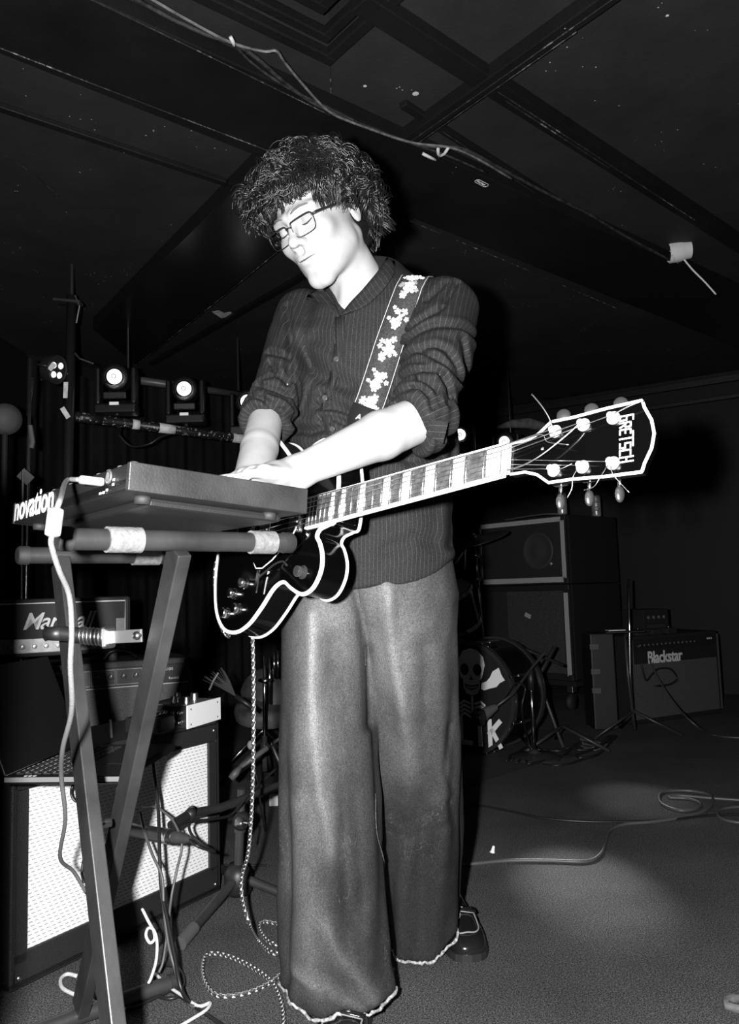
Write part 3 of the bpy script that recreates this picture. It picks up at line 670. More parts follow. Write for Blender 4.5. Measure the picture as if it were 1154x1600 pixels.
while n_l < 780:
    q = nv(rr.gauss(0, 1), rr.gauss(0, 1), rr.gauss(0, 1)); q /= np.linalg.norm(q)
    if not scalp_dir(q): continue
    n_l += 1
    root = nv(0, .022, .05)+q*nv(.080, .098, .086)
    gw = RH.T@nv(0, 0, -1)                       # gravity in head space
    side = q-nv(0, .3, .95)*(q@unit(nv(0, .3, .95))); side = side/(np.linalg.norm(side)+.05)
    L = rr.uniform(.05, .10); turns = rr.uniform(1.1, 2.3); hr = rr.uniform(.008, .017); ph = rr.uniform(0, 6.3); hand = rr.choice((-1, 1))
    fringe = q[1] < -.3
    if fringe: L = rr.uniform(.05, .10)
    dirv = unit(q*1.0+side*.7+nv(rr.gauss(0, .3), rr.gauss(0, .3), rr.gauss(0, .3))); P = root.copy(); base = []
    NS = 17
    for i in range(NS):
        t = i/(NS-1); base.append(P.copy()); dirv = unit(dirv+side*.10+gw*(.16 if not fringe else .13)-q*.05*t); P = P+dirv*L/NS
        if fringe: P = P+nv(-.0006, -.0008, 0)
        e = (P-nv(0, .022, .05))/nv(.084, .106, .092)
        if np.linalg.norm(e) < 1.04: P = nv(0, .022, .05)+e/np.linalg.norm(e)*1.04*nv(.084, .106, .092)
        if P[1] < -.035: zmin = .060+.010*math.sin(P[0]*170) if P[0] > -.045 else .012
        elif P[1] < .045 and P[0] > .0: zmin = .004+.008*math.sin(P[1]*200)
        else: zmin = -.085
        if P[2] < zmin: break
    if len(base) < 5: continue
    ts = np.linspace(0, len(base)-1, NS); ba = np.array(base); base = [np.array([np.interp(x, np.arange(len(ba)), ba[:, j]) for j in range(3)]) for x in ts]
    ax = unit(base[-1]-base[0]); X = unit(np.cross(ax, nv(.3, .5, .8))); Y = np.cross(ax, X)
    for s in range(6):
        da = rr.gauss(0, .28); dr = rr.uniform(.7, 1.25); off = nv(rr.gauss(0, 1), rr.gauss(0, 1), rr.gauss(0, 1))*.0028; pts = []; L2 = rr.uniform(.85, 1.)
        for i in range(NS):
            t = i/(NS-1); b = base[min(int(t*L2*(NS-1)+.5), NS-1)]; a = ph+da+hand*turns*2*math.pi*t; k_ = hr*dr*min(1, t*2.2)
            pts.append(H(*(b+off*(.4+t)+k_*(math.cos(a)*X+math.sin(a)*Y))))
        lk.tube(pts, [.0017*(1-.7*(i/(NS-1))**2) for i in range(NS)], 4, caps=False)
def placed_lock(pts_local, hr, turns, nst, rad):
    """a curl that follows a given head-space path"""
    P = spline(pts_local, 6); NS = len(P); ph = rr.uniform(0, 6.3); hand = rr.choice((-1, 1)); ax = unit(P[-1]-P[0]); X = unit(np.cross(ax, nv(.3, .5, .8))); Y = np.cross(ax, X)
    for s in range(nst):
        da = rr.gauss(0, .3); dr = rr.uniform(.75, 1.2); off = nv(rr.gauss(0, 1), rr.gauss(0, 1), rr.gauss(0, 1))*.0024; pts = []
        for i in range(NS): t = i/(NS-1); a = ph+da+hand*turns*2*math.pi*t; k_ = hr*dr*min(1, .25+t*2); pts.append(H(*(P[i]+off*(.4+t)+k_*(math.cos(a)*X+math.sin(a)*Y))))
        lk.tube(pts, [rad*(1-.7*(i/(NS-1))**2) for i in range(NS)], 4, caps=False)
def fore(ang, z, out):   # point just off the forehead / temples at a bearing (0 = straight ahead, + = own left)
    e = math.sqrt(max(.05, 1-((z-.045)/.093)**2)); return nv((.081+out)*e*math.sin(ang), .018-(.104+out)*e*math.cos(ang), z)
for i in range(230):                              # fringe and temples
    ang = math.radians(rr.uniform(-88, 78)); d_ = math.degrees(ang)
    tip = rr.uniform(.052, .072) if d_ > -28 else rr.uniform(.015, .06)
    if d_ > 52: tip = rr.uniform(.006, .05)
    if rr.random() < .10 and -25 < d_ < 50: tip -= .010
    z0_ = rr.uniform(.085, .118); o1 = rr.uniform(.010, .020); dr_ = math.radians(rr.gauss(-6, 9)); big = .018 if d_ < -30 else 0.
    placed_lock([fore(ang, z0_+.012, .004), fore(ang+dr_*.3, z0_, o1+big*.5), fore(ang+dr_*.7, z0_*.5+tip*.5+.008, o1+.008+big), fore(ang+dr_, tip, .012+rr.uniform(0, .012)+big)], rr.uniform(.005, .011), rr.uniform(1.1, 2.2), 7, .0016)
for i in range(90):                               # over the top of the ears and down the nape
    sd = 1 if rr.random() < .7 else -1; y_ = rr.uniform(-.035, .075); zt = rr.uniform(-.012, .03) if y_ < .035 else rr.uniform(-.085, -.02)
    z1 = rr.uniform(.05, .09); x1 = .080+rr.uniform(.0, .018)
    placed_lock([nv(sd*x1, y_, z1), nv(sd*(x1+.012), y_+.004, z1*.5+zt*.5), nv(sd*(x1+rr.uniform(.002, .016)), y_+rr.uniform(-.004, .012), zt)], rr.uniform(.007, .013), rr.uniform(1.1, 2.1), 6, .0017)
for i in range(70):
    a = math.radians(rr.uniform(-70, 70)); zt = rr.uniform(-.10, -.03); r1 = .10+rr.uniform(0, .02)
    placed_lock([nv(.075*math.sin(a), .022+r1*math.cos(a), .04), nv(.082*math.sin(a), .022+(r1+.006)*math.cos(a), -.01), nv(.074*math.sin(a), .02+(r1-.012)*math.cos(a), zt)], rr.uniform(.007, .013), rr.uniform(1.1, 2.1), 6, .0017)
o = lk.build('curly_locks', HAIRM, hair, True); o['kind'] = 'stuff'

# loafers
SHOE = mat('polished_leather', .010, .16, coat=.4); SOLE = mat('shoe_sole', .015, .5); STITCH = mat('stitching', .22, .7)
def loafer(toe, heel, label):
    toe, heel = nv(*toe), nv(*heel); f = unit(toe-heel); L = np.linalg.norm(toe-heel); X = unit(np.cross(f, nv(0, 0, 1)))
    def S(u, v, z): return heel+f*u*L+X*v+nv(0, 0, z)
    secs = [(0, .024, .052), (.06, .034, .068), (.2, .037, .074), (.35, .037, .070), (.45, .040, .066), (.55, .044, .062), (.7, .048, .056), (.82, .047, .050), (.92, .040, .044), (.97, .032, .038), (1., .018, .030)]
    mb = MB(); v = []; f_ = []; n = 18
    for (u_, hw, ht) in secs:
        for i in range(n):
            t = math.pi*i/(n-1); c = math.cos(t); s = math.sin(t); v.append(S(u_, hw*math.copysign(abs(c)**.75, c), .012+(ht-.012)*s**.55))
    for i in range(len(secs)-1):
        for j in range(n-1): f_.append((i*n+j, i*n+j+1, (i+1)*n+j+1, (i+1)*n+j))
    f_ += [tuple(range(n)), tuple((len(secs)-1)*n+j for j in range(n-1, -1, -1))]
    sh = mb.add(v, f_).build('loafer', SHOE, person, True, label=label)
    out = [S(u_, hw+.004, 0) for u_, hw, _ in secs]+[S(1.012, 0, 0)]+[S(u_, -hw-.004, 0) for u_, hw, _ in secs[::-1]]
    s2 = MB(); N = len(out); s2.add([p for p in out]+[p+nv(0, 0, .016) for p in out], [tuple(range(N)), tuple(range(2*N-1, N-1, -1))]+[(i, (i+1) % N, (i+1) % N+N, i+N) for i in range(N)]).build('sole', SOLE, sh)
    top = lambda u_, v_: S(u_, v_, np.interp(u_, [a for a, _, _ in secs], [c for _, _, c in secs])*(1-abs(v_)*3.2)+.012*0+.004)
    sea = [top(u_, v_) for u_, v_ in ((.5, .038), (.62, .036), (.75, .034), (.83, .030), (.875, .018), (.885, 0), (.875, -.018), (.83, -.030), (.75, -.034), (.62, -.036), (.5, -.038))]
    MB().tube(spline(sea, 5), .0019, 6).build('apron_seam', STITCH, sh, True)
    st = MB(); st.ribbon([top(.56, v_)+nv(0, 0, .002) for v_ in (-.042, -.03, -.015, 0, .015, .03, .042)], [f*.014]*7, [nv(0, 0, 1)]*7, .004).build('strap', SHOE, sh, True)
    MB().tube([top(.56, v_)+nv(0, 0, .0045) for v_ in (-.012, 0, .012)], .0022, 6).build('strap_slot', STITCH, sh, True)
    MB().tube([top(.605, v_)+nv(0, 0, .001) for v_ in (-.036, -.02, 0, .02, .036)], .0014, 6).build('strap_edge', STITCH, sh, True)
loafer(fl(737, 1503), fl(737, 1503)+nv(-.035, .30, 0), 'polished black penny loafer stepping back')
loafer(nv(-.092, 1.43, 0), nv(-.055, 1.73, 0), 'polished black penny loafer under the front trouser hem')

# eyeglasses
gl = thing('eyeglasses', 'rectangular half-rim eyeglasses with dark temples worn by the guitarist', 'glasses', H(0, -.11, -.002))
GF = mat('glasses_frame', .02, .3, metal=.3)
def rim(s):
    out = []
    for (x, z) in [(-.026, .013), (-.02, .0165), (0, .0175), (.02, .0168), (.0265, .0125), (.0265, -.004), (.022, -.0145), (.010, -.0175), (-.010, -.0175), (-.021, -.0145), (-.0265, -.004)]:
        X = s*(.0335+s*x*1.0*1) if False else s*.0335+x
        out.append(H(X, -.112+.35*max(0, abs(X)-.02)*.5, z-.002))
    return out
for s in (-1, 1):
    c = closed_spline(rim(s), 4); nb = len(c)
    rad = [.0016 if ((p-CH)@RH)[2] > .004 else .0008 for p in c]
    MB().tube(c, rad, 6, closed=True).build('rim', GF, gl, True)
    lm = bpy.data.materials.get('lens_glass')
    if not lm:
        lm = bpy.data.materials.new('lens_glass'); lm.use_nodes = True; nt = lm.node_tree; nt.nodes.clear(); out = nt.nodes.new('ShaderNodeOutputMaterial'); mx = nt.nodes.new('ShaderNodeMixShader'); t1 = nt.nodes.new('ShaderNodeBsdfTransparent'); g1 = nt.nodes.new('ShaderNodeBsdfGlossy'); g1.inputs['Roughness'].default_value = .05
        mx.inputs[0].default_value = .07; nt.links.new(t1.outputs[0], mx.inputs[1]); nt.links.new(g1.outputs[0], mx.inputs[2]); nt.links.new(mx.outputs[0], out.inputs[0])
    cen = sum(c)/nb; m_ = MB(); m_.add(c+[cen+RH@nv(0, -.002, 0)], [(i, (i+1) % nb, nb) for i in range(nb)]); m_.build('lens', lm, gl, True)
    MB().tube([H(s*.0605, -.1045, .008), H(s*.068, -.095, .009), H(s*.075, -.05, .010), H(s*.081, .012, .012), H(s*.080, .03, -.008)], [.0022, .0028, .0022, .0018, .0014], 6).build('temple', GF, gl, True)
    MB().tube([H(s*.008, -.114, -.004), H(s*.0095, -.108, -.010), H(s*.0085, -.104, -.012)], .0008, 5).build('nose_pad', NICKEL, gl, True)
MB().tube([H(-.0075, -.112, .006), H(0, -.1165, .008), H(.0075, -.112, .006)], .0015, 6).build('bridge', GF, gl, True)

# ------------------------------------------------------------------ electric guitar
GP0 = nv(.18343671, 1.066326, 1.01040306); GU = unit(nv(-.64154077, .76424321, -.06601329)); _t = math.radians(13)
GN = nv(-GU[1], GU[0], 0); GN = GN/np.linalg.norm(GN); GN = -GN if GN[1] > 0 else GN
GN = GN*math.cos(_t)+nv(0, 0, 1)*math.sin(_t); GN = unit(GN-GU*(GN@GU)); GW = np.cross(GU, GN); GW = -GW if GW[2] > 0 else GW
def G(s, v, h=0.): return GP0+GU*s+GW*v+GN*h          # along neck, across (treble +), off the face
SCL = .625
def fret(i): return SCL*(1-2**(-i/12))
guitar = thing('electric_guitar', 'black hollow-body electric guitar with white binding slung on the person', 'guitar', G(.58, 0, -.03))
# body outline (s, v), clockwise from bass-side neck joint
OUT = [(.385, -.030), (.392, -.070), (.408, -.112), (.438, -.139), (.475, -.138), (.512, -.122), (.545, -.126), (.580, -.155), (.620, -.187), (.665, -.203), (.712, -.194), (.752, -.158), (.776, -.10), (.785, -.04),
       (.786, .0), (.785, .04), (.776, .10), (.752, .158), (.712, .194), (.665, .203), (.620, .190), (.582, .160), (.550, .128), (.520, .118), (.490, .133), (.455, .146), (.425, .138), (.408, .112), (.408, .085), (.420, .060), (.432, .045), (.425, .033), (.40, .028), (.385, .022)]
oc = [tuple(p[:2]) for p in closed_spline([(a, b, 0) for a, b in OUT], 5)]
GTOP = -.008; GTH = .056
def dome(s, v):  # gentle arch of the top
    return GTOP+.010*max(0, 1-((s-.6)/.2)**2-(v/.19)**2)
def outline_mesh(scale_off, h0, h1, archf, archb):
    n = len(oc); cs = (.60, 0.); V_ = []; Fc = []; rings = 6
    for (h, arch, sgn) in ((h0, archf, 1), (h1, archb, -1)):
        for r_ in range(rings):
            t = 1-r_/rings
            for (s, v) in oc: V_.append(G(cs[0]+(s-cs[0])*t, v*t, h+sgn*arch*(1-t*t)))
        V_.append(G(cs[0], 0, h+sgn*arch))
    blk = rings*n+1
    for b in range(2):
        o_ = b*blk
        for r_ in range(rings-1):
            for i in range(n):
                j = (i+1) % n; q = (o_+r_*n+i, o_+r_*n+j, o_+(r_+1)*n+j, o_+(r_+1)*n+i); Fc.append(q if b else q[::-1])
        for i in range(n): Fc.append((o_+(rings-1)*n+i, o_+(rings-1)*n+(i+1) % n, o_+rings*n))
    for i in range(n): Fc.append((i, (i+1) % n, blk+(i+1) % n, blk+i))
    return MB().add(V_, Fc)
gb = autosmooth(outline_mesh(1, GTOP, GTOP-GTH, .010, .012).build('guitar_body', GLOSSB, guitar), 50)
for h, rr_ in ((GTOP-.001, .0042), (GTOP-GTH+.001, .0034)):
    MB().tube([G(s, v, h) for s, v in oc], rr_, 6, closed=True).build('binding', BIND, guitar, True)
# neck and fingerboard
def nw(s): return .0215+(.0275-.0215)*min(max(s, 0), .46)/.46
nk = MB(); vv = []; ff = []; NS = [0, .05, .15, .25, .35, .40]
for s in NS:
    for i in range(9): t = math.pi*i/8; vv.append(G(s, nw(s)*math.cos(t), -.006-.019*math.sin(t)))
for a in range(len(NS)-1):
    for i in range(8): ff.append((a*9+i, a*9+i+1, (a+1)*9+i+1, (a+1)*9+i))
    ff.append((a*9+8, a*9, (a+1)*9, (a+1)*9+8))
ff += [tuple(range(9)), tuple(range(5*9, 6*9))]
nk.add(vv, ff).build('neck', GLOSSB, guitar, True)
hl = MB(); hl.bar(G(.38, 0, -.030), G(.47, 0, -.035), .046, .05, GN); hl.build('neck_heel', GLOSSB, guitar, bev=.006)
FB = mat('rosewood', .05, .5, noise=(90, .025, .085))
fb = MB().add([G(0, -nw(0), .001), G(0, nw(0), .001), G(.46, .0275, .001), G(.46, -.0275, .001), G(0, -nw(0), -.006), G(0, nw(0), -.006), G(.46, .0275, -.006), G(.46, -.0275, -.006)], [(0,1,2,3),(7,6,5,4),(0,4,5,1),(1,5,6,2),(2,6,7,3),(3,7,4,0)])
fbo = fb.build('fretboard', FB, guitar)
for s in (-1, 1): MB().bar(G(0, s*(nw(0)+.0006), -.0025), G(.46, s*(.0275+.0006), -.0025), .0036, .0080, GN).build('fretboard_binding', BIND, fbo)
FRM = mat('fret_nickel', .85, .3, 1.)
for i in range(1, 23):
    s = fret(i); MB().tube([G(s, -nw(s), .0016), G(s, nw(s), .0016)], .0012, 6).build('fret', FRM, fbo, True)
for i in (1, 3, 5, 7, 9, 12, 15, 17):
    a, b = fret(i-1), fret(i); g_ = .12*(b-a); a, b = a+g_+.001, b-g_-.001; w1 = nw(a)-.0025
    MB().add([G(a, -w1, .0016), G(b, -w1, .0016), G(b, w1, .0016), G(a, w1, .0016), G(a, -w1, 0), G(b, -w1, 0), G(b, w1, 0), G(a, w1, 0)], [(0,1,2,3),(7,6,5,4),(0,4,5,1),(1,5,6,2),(2,6,7,3),(3,7,4,0)]).build('block_inlay', PEARL, fbo)
MB().bar(G(-.0055, -.0222, .001), G(-.0055, .0222, .001), .009, .010, GN).build('nut', BIND, guitar, bev=.001)
# headstock, angled back from the nut
HA = math.radians(10); HU = -GU*math.cos(HA)-GN*math.sin(HA); HN = GN*math.cos(HA)-GU*math.sin(HA); HO = G(-.010, 0, -.004)
HK = .90
def HS(x, y, h=0.): return HO+HU*x*HK+GW*y+HN*h         # x away from nut, y treble+
ho = [(0, -.0225), (.025, -.0225), (.045, -.029), (.064, -.0425), (.10, -.0425), (.15, -.0455), (.200, -.0465), (.2005, -.045), (.2035, -.036), (.213, -.018), (.2165, 0), (.213, .018), (.2035, .036), (.2005, .045), (.200, .0465), (.15, .0455), (.10, .0425), (.064, .0425), (.045, .029), (.025, .0225), (0, .0225)]
hd_ = MB().prism([(a*HK, b) for a, b in ho], HO, HU, GW, HN, -.014, 0).build('headstock', GLOSSB, guitar)
MB().tube([HS(x, y, .0002) for x, y in ho], .0021, 6).build('binding', BIND, hd_, True)
# headstock lettering as block strokes, read from bass side to treble side
def strokes(chars, o, X, Y, hgt, wid, gap, th, m, par, hN, thick=.0006):
    GL = {'G': [(1,1,0,1),(0,1,0,0),(0,0,1,0),(1,0,1,.5),(1,.5,.45,.5)], 'R': [(0,0,0,1),(0,1,1,1),(1,1,1,.5),(1,.5,0,.5),(.45,.5,1,0)], 'E': [(1,1,0,1),(0,1,0,0),(0,0,1,0),(0,.5,.8,.5)],
          'T': [(-.9,1.0,2.3,1.0),(.5,1,.5,0)], 'S': [(1,1,0,1),(0,1,0,.5),(0,.5,1,.5),(1,.5,1,0),(1,0,0,0)], 'C': [(1,1,0,1),(0,1,0,0),(0,0,1,0)], 'H': [(0,0,0,1),(1,0,1,1),(0,.5,1,.5)],
          'L': [(0,1,0,0),(0,0,1,0)], 'I': [(.5,0,.5,1)], 'K': [(0,0,0,1),(0,.5,1,1),(.25,.6,1,0)], 'O': [(0,0,1,0),(1,0,1,1),(1,1,0,1),(0,1,0,0)]}
    x = 0.; mb = MB()
    for ch in chars:
        sc2 = .82 if ch in 'REISC' and chars == 'GRETSCH' else 1.
        for (a, b, c, d) in GL[ch]:
            p = nv(*o)+nv(*X)*(x+a*wid)+nv(*Y)*(b*hgt*sc2); q = nv(*o)+nv(*X)*(x+c*wid)+nv(*Y)*(d*hgt*sc2); e = unit(q-p)*th*.5
            mb.bar(p-e, q+e, th, thick, hN)
        x += wid+gap
    return mb.build('lettering', m, par)
strokes('GRETSCH', HS(.1695, -.030, .0008), GW, HU, .0165, .0058, .0033, .0018, PEARL, hd_, HN)
# machine heads
POSTM = mat('post_satin', .9, .5, .8); TB = mat('tuner_button', .22, .25, .9)
STR = mat('string', .8, .3, 1.)
posts = []
for (x, y) in ((.072, -.027), (.116, -.0285), (.160, -.030), (.072, .027), (.116, .0285), (.160, .030)):
    s = 1 if y > 0 else -1; tn = MB().lathe([(.0085, 0), (.0088, .002), (.0075, .0035), (.0045, .0045), (.0043, .013), (.0030, .0145), (.0001, .0147)], HS(x, y), HN, 18).build('tuning_machine', POSTM, guitar, True)
    MB().cyl(HS(x, y+s*.005, -.020), HS(x, s*.056, -.020), .0032, .0028, 12).build('shaft', CHROME, tn, True)
    MB().box(HS(x, s*.030, -.0185), (.02, .024, .008), np.stack([HU, GW, HN], 1)).build('gear_housing', CHROME, tn, bev=.002)
    ax = unit(HU*.35+HN*.9 if s < 0 else HU*.8+HN*.5); tt = unit(GW-ax*(GW@ax)); Rb = np.stack([np.cross(ax, tt), tt, ax], 1)
    MB().ball(HS(x, s*(.058 if s < 0 else .063), -.020), (.0095, .010, .0035) if s < 0 else (.0065, .011, .0045), 16, 10, Rb).build('button', TB, tn, True)
    posts.append((x, y))
order = [2, 1, 0, 3, 4, 5]
order = [0, 1, 2, 5, 4, 3]
gauge = [.0011, .0009, .0007, .00045, .0004, .00035]
for i in range(6):
    v0 = -.0175+.007*i; vb = -.026+.0104*i; px_, py_ = posts[order[i]]
    MB().tube([G(SCL+.0, vb, .013), G(SCL*.7, v0+(vb-v0)*.7, .0105), G(0, v0, .0055), G(-.006, v0, .0065), HS(px_-.004, py_, .009), HS(px_+.004, py_+.004, .0085)], gauge[i], 5).build('string', STR, guitar, True)
# loose string ends at the headstock
for pts, r_ in (([HS(.072, -.027, .010), HS(.070, -.040, .014), HS(.060, -.058, .02), HS(.046, -.076, .025)], .0011), ([HS(.116, -.0285, .010), HS(.095, -.012, .013), HS(.06, .008, .014), HS(.03, .017, .012), HS(.0, .020, .010)], .0011),
                ([HS(.160, -.030, .009), HS(.185, -.036, .012), HS(.208, -.040, .012)], .0010), ([HS(.160, .030, .009), HS(.164, .045, .012), HS(.17, .055, .008), HS(.185, .072, .004)], .0005), ([HS(.116, .0285, .009), HS(.108, .045, .012), HS(.106, .058, .010), HS(.098, .070, .008)], .0005),
                ([HS(.160, .030, .009), HS(.150, .052, .016), HS(.140, .062, .014), HS(.125, .064, .012)], .0005), ([HS(.072, .027, .009), HS(.088, .031, .012), HS(.106, .026, .011)], .0005), ([HS(.10, -.0, .012), HS(.066, -.010, .010), HS(.055, -.022, .010), HS(.02, -.020, .009)], .0005)):
    MB().tube(spline(pts, 6), r_, 5).build('string_end', STR, hd_, True)
MB().lathe([(.0001, .002), (.002, .0015), (.0024, 0)], HS(.052, -.006, .0), HN, 10).build('truss_screw', CHROME, hd_, True)
# pickups, bridge, tailpiece, knobs, pickguard, strap buttons
for s in (.485, .585):
    pk_ = MB().box(G(s, 0, .004), (.036, .072, .012), np.stack([GU, GW, GN], 1)).build('pickup', CHROME, guitar, bev=.003)
    for i in range(6): MB().lathe([(.0025, 0), (.0022, .0012), (.0001, .0016)], G(s-.010, -.026+.0104*i, .010), GN, 10).build('pole_piece', NICKEL, pk_, True)
br = MB().box(G(SCL, 0, .008), (.014, .085, .010), np.stack([GU, GW, GN], 1)).build('bridge', CHROME, guitar, bev=.002)
for i in range(6): MB().box(G(SCL, -.026+.0104*i, .0135), (.006, .006, .004), np.stack([GU, GW, GN], 1)).build('saddle', CHROME, br)
tp = MB(); tp.bar(G(.685, -.045, .010), G(.685, .045, .010), .012, .008, GN); tp.bar(G(.69, -.03, .010), G(.782, -.012, .004), .008, .004, GN); tp.bar(G(.69, .03, .010), G(.782, .012, .004), .008, .004, GN); tp.bar(G(.69, 0, .011), G(.75, 0, .008), .02, .003, GN)
tp.build('tailpiece', CHROME, guitar, bev=.0015)
KN = mat('knob_chrome', .6, .2, 1.)
for (s, v) in ((.636, .112), (.678, .128), (.700, .165), (.655, .160)):
    kb = MB().lathe([(.0115, 0), (.0115, .003), (.0095, .004), (.0098, .014), (.0085, .016), (.0001, .0165)], G(s, v, dome(s, v)+.001), GN, 20); autosmooth(kb.build('knob', KN, guitar), 35)
autosmooth(MB().lathe([(.0125, 0), (.0125, .003), (.0095, .004), (.0100, .015), (.0088, .017), (.0001, .0175)], G(.455, .108, GTOP+.002), GN, 20).build('knob', mat('knob_black', .03, .2, coat=.5), guitar), 35)
pg = [(.470, .030), (.478, .040), (.50, .058), (.535, .080), (.565, .092), (.588, .090), (.60, .078), (.605, .055), (.600, .042), (.52, .040)]
pgo = MB().prism(pg, G(0, 0, .010), GU, GW, GN, 0, .002).build('pickguard', GLOSSB, guitar)
MB().tube([G(s, v, .0125) for s, v in pg[:7]], .0012, 5).build('pickguard_edge', BIND, pgo, True)
MB().bar(G(.585, .092, .008), G(.592, .135, .004), .008, .003, GN).build('pickguard_bracket', CHROME, guitar)
MB().lathe([(.006, 0), (.004, .003), (.0035, .008), (.0075, .010), (.0075, .012), (.0001, .013)], G(.786, 0, GTOP-GTH/2), GU, 14).build('strap_button', CHROME, guitar, True)
MB().lathe([(.010, 0), (.010, .003), (.0055, .0035), (.0055, .010)], G(.735, .175, GTOP-GTH/2), unit(GU*.55+GW*.8), 14).build('output_jack', CHROME, guitar, True)
for s in (-1, 1):   # f-holes
    fh = [(.50, s*.092), (.515, s*.083), (.54, s*.086), (.57, s*.098), (.60, s*.108), (.62, s*.105)]
    MB().tube(spline([G(a, b, dome(a, b)+.0045) for a, b in fh], 5), .0022, 5).build('sound_hole', MATTE, guitar, True)

# ------------------------------------------------------------------ guitar strap
STRAP = mat('woven_strap', .03, .8, noise=(260, .012, .05))
cl = [(648, 438), (645, 444), (640, 453), (630, 480), (619, 510), (608, 540), (598, 570), (588, 600), (579, 628), (572, 646)]
hwv = [23, 23, 22, 21.5, 21.5, 22, 22.5, 23.5, 24.5, 25]
strap = thing('guitar_strap', 'dark woven guitar strap with white flowers over the person\'s shoulder', 'strap', on_shirt(640, 452))
P_, N_, W_ = [], [], []
for (x, y), hw in zip(cl, hwv):
    p = on_shirt(x, y); n = sdf_n(sdf_shirt, p, .03); P_.append(p); N_.append(n)
for i in range(len(P_)):                       # smooth the run of the strap, keep it clear of the cloth
    d = unit(P_[min(i+1, len(P_)-1)]-P_[max(i-1, 0)]); n = unit(N_[max(i-1, 0)]+N_[i]+N_[min(i+1, len(P_)-1)]); n = unit(n-d*(n@d)); N_[i] = n; W_.append(unit(np.cross(d, n))*.0310*(-1))
P_ = [p+n*.008 for p, n in zip(P_, N_)]
# over the shoulder to the back
top = P_[0]; P2 = []
for dx, dy in ((.03, .145), (.024, .095), (.014, .045)):
    zc = top[2]+np.linspace(.05, -.30, 176); q = np.stack([np.full(176, top[0]+dx), np.full(176, top[1]+dy), zc], 1); dd = sdf_shirt(q.astype(np.float32)); i_ = int(np.argmax(dd < 0)); P2.append(q[i_]+nv(0, 0, .004))
W2 = [W_[0]]*3; N2 = [unit(nv(0, .9, .4)), unit(nv(0, .4, .9)), unit(nv(0, -.05, 1))]
PP, WW, NN = P2+P_, W2+W_, N2+N_
MB().ribbon(PP, WW, NN, .003).build('webbing', STRAP, strap, True)
for s in (-1, 1): MB().tube([p+w_*s*.93+n*.002 for p, w_, n in zip(PP, WW, NN)], .0008, 5).build('edge_stitching', mat('strap_edge', .5, .8), strap, True)
FLW = mat('flower_white', .85, .8); LEAFM = mat('leaf_grey', .30, .8)
def on_strap(t, v):
    x = t*(len(P_)-1); i = min(int(x), len(P_)-2); f_ = x-i; return P_[i]*(1-f_)+P_[i+1]*f_+(W_[i]*(1-f_)+W_[i+1]*f_)*v+N_[i]*.0022, unit(W_[i]), unit(P_[i+1]-P_[i]), N_[i]
rr = random.Random(3)
def flower(t, v, r_, m, n=5):
    t = max(t, .03); r_ *= 1.12
    p, X, Y, N3 = on_strap(t, v); mb = MB(); ph = rr.uniform(0, 6)
    poly = []
    for i in range(n*6):
        a = 2*math.pi*i/(n*6); q = r_*(.48+.52*abs(math.cos(a*n/2))**.7); poly.append((q*math.cos(a+ph), q*math.sin(a+ph)))
    mb.prism(poly, p, X, Y, N3, 0, .0008).build('flower', m, strap)
    MB().lathe([(r_*.24, .0008), (.0001, .0014)], p, N3, 6).build('flower_centre', LEAFM, strap)
for t0, kind in ((.05, 0), (.22, 1), (.40, 0), (.58, 1), (.76, 0), (.92, 1)):
    if kind == 0:
        for dt, v, r_ in ((-.03, -.3, .0075), (-.025, .15, .007), (.0, -.05, .0085), (.005, -.6, .005), (.03, .2, .008), (.035, -.15, .006), (.055, .05, .007), (-.045, .45, .004), (.02, .6, .004)): flower(t0+dt, -v, r_, FLW)
    else:
        for dt, v, r_, mm in ((-.055, -.2, .008, LEAFM), (-.03, .1, .008, FLW), (-.03, .5, .006, LEAFM), (.01, -.1, .0135, FLW), (.0, .55, .006, LEAFM), (.045, .25, .007, LEAFM), (.06, .2, .0075, FLW), (.02, -.6, .005, LEAFM)): flower(min(t0+dt, .985), -v, r_, mm, 6 if r_ > .01 else 5)
e0, e1, n_ = P_[-1], G(.44, -.02, GTOP-GTH-.012), N_[-1]
tipc = [e0-unit(P_[-1]-P_[-2])*.012+n_*.003, e0+unit(P_[-1]-P_[-2])*.02+n_*.003, e0*.6+e1*.4+n_*.012, e0*.3+e1*.7+n_*.010, e1]
MB().ribbon(tipc, [W_[-1]*1.02, W_[-1], W_[-1]*.85, W_[-1]*.6, W_[-1]*.4], [n_]*5, .004).build('leather_end', mat('strap_leather', .02, .5), strap, True)
lettering('lettering', 'Ace', .018, tipc[1]+n_*.0032-W_[-1]*.45, W_[-1] if W_[-1][0] > 0 else -W_[-1], -unit(P_[-1]-P_[-2]), FLW, strap, .0006)

# ------------------------------------------------------------------ keyboard on its stand
BRAID = mat('braided_cable', .3, .7)
k = NT(BRAID); ln = k.attr('len').outputs['Fac']; an = k.attr('ang').outputs['Fac']
a1 = k.math('LESS_THAN', k.math('FRACT', k.math('ADD', k.math('MULTIPLY', ln, 62.), an)), .5); a2 = k.math('LESS_THAN', k.math('FRACT', k.math('SUBTRACT', k.math('MULTIPLY', ln, 62.), k.math('MULTIPLY', an, 2.))), .45)
k.col(k.rng(k.math('MULTIPLY', a1, a2), 0., 1., .03, .78))
def cable(name, path, r, m, parent=None, n=8, sub=8, label=None, cat=None, group=None):
    P = spline(path, sub) if sub else [nv(*p) for p in path]; mb = MB(); mb.tube(P, r, n); o = link(name, mb.mesh(name, m, True), parent)
    L = np.r_[0, np.cumsum([np.linalg.norm(b-a) for a, b in zip(P[:-1], P[1:])])]
    fattr(o, 'len', np.repeat(L, n)); fattr(o, 'ang', np.tile(np.arange(n)/n, len(P)))
    if label: tag(o, label, cat or 'cable', group)
    return o
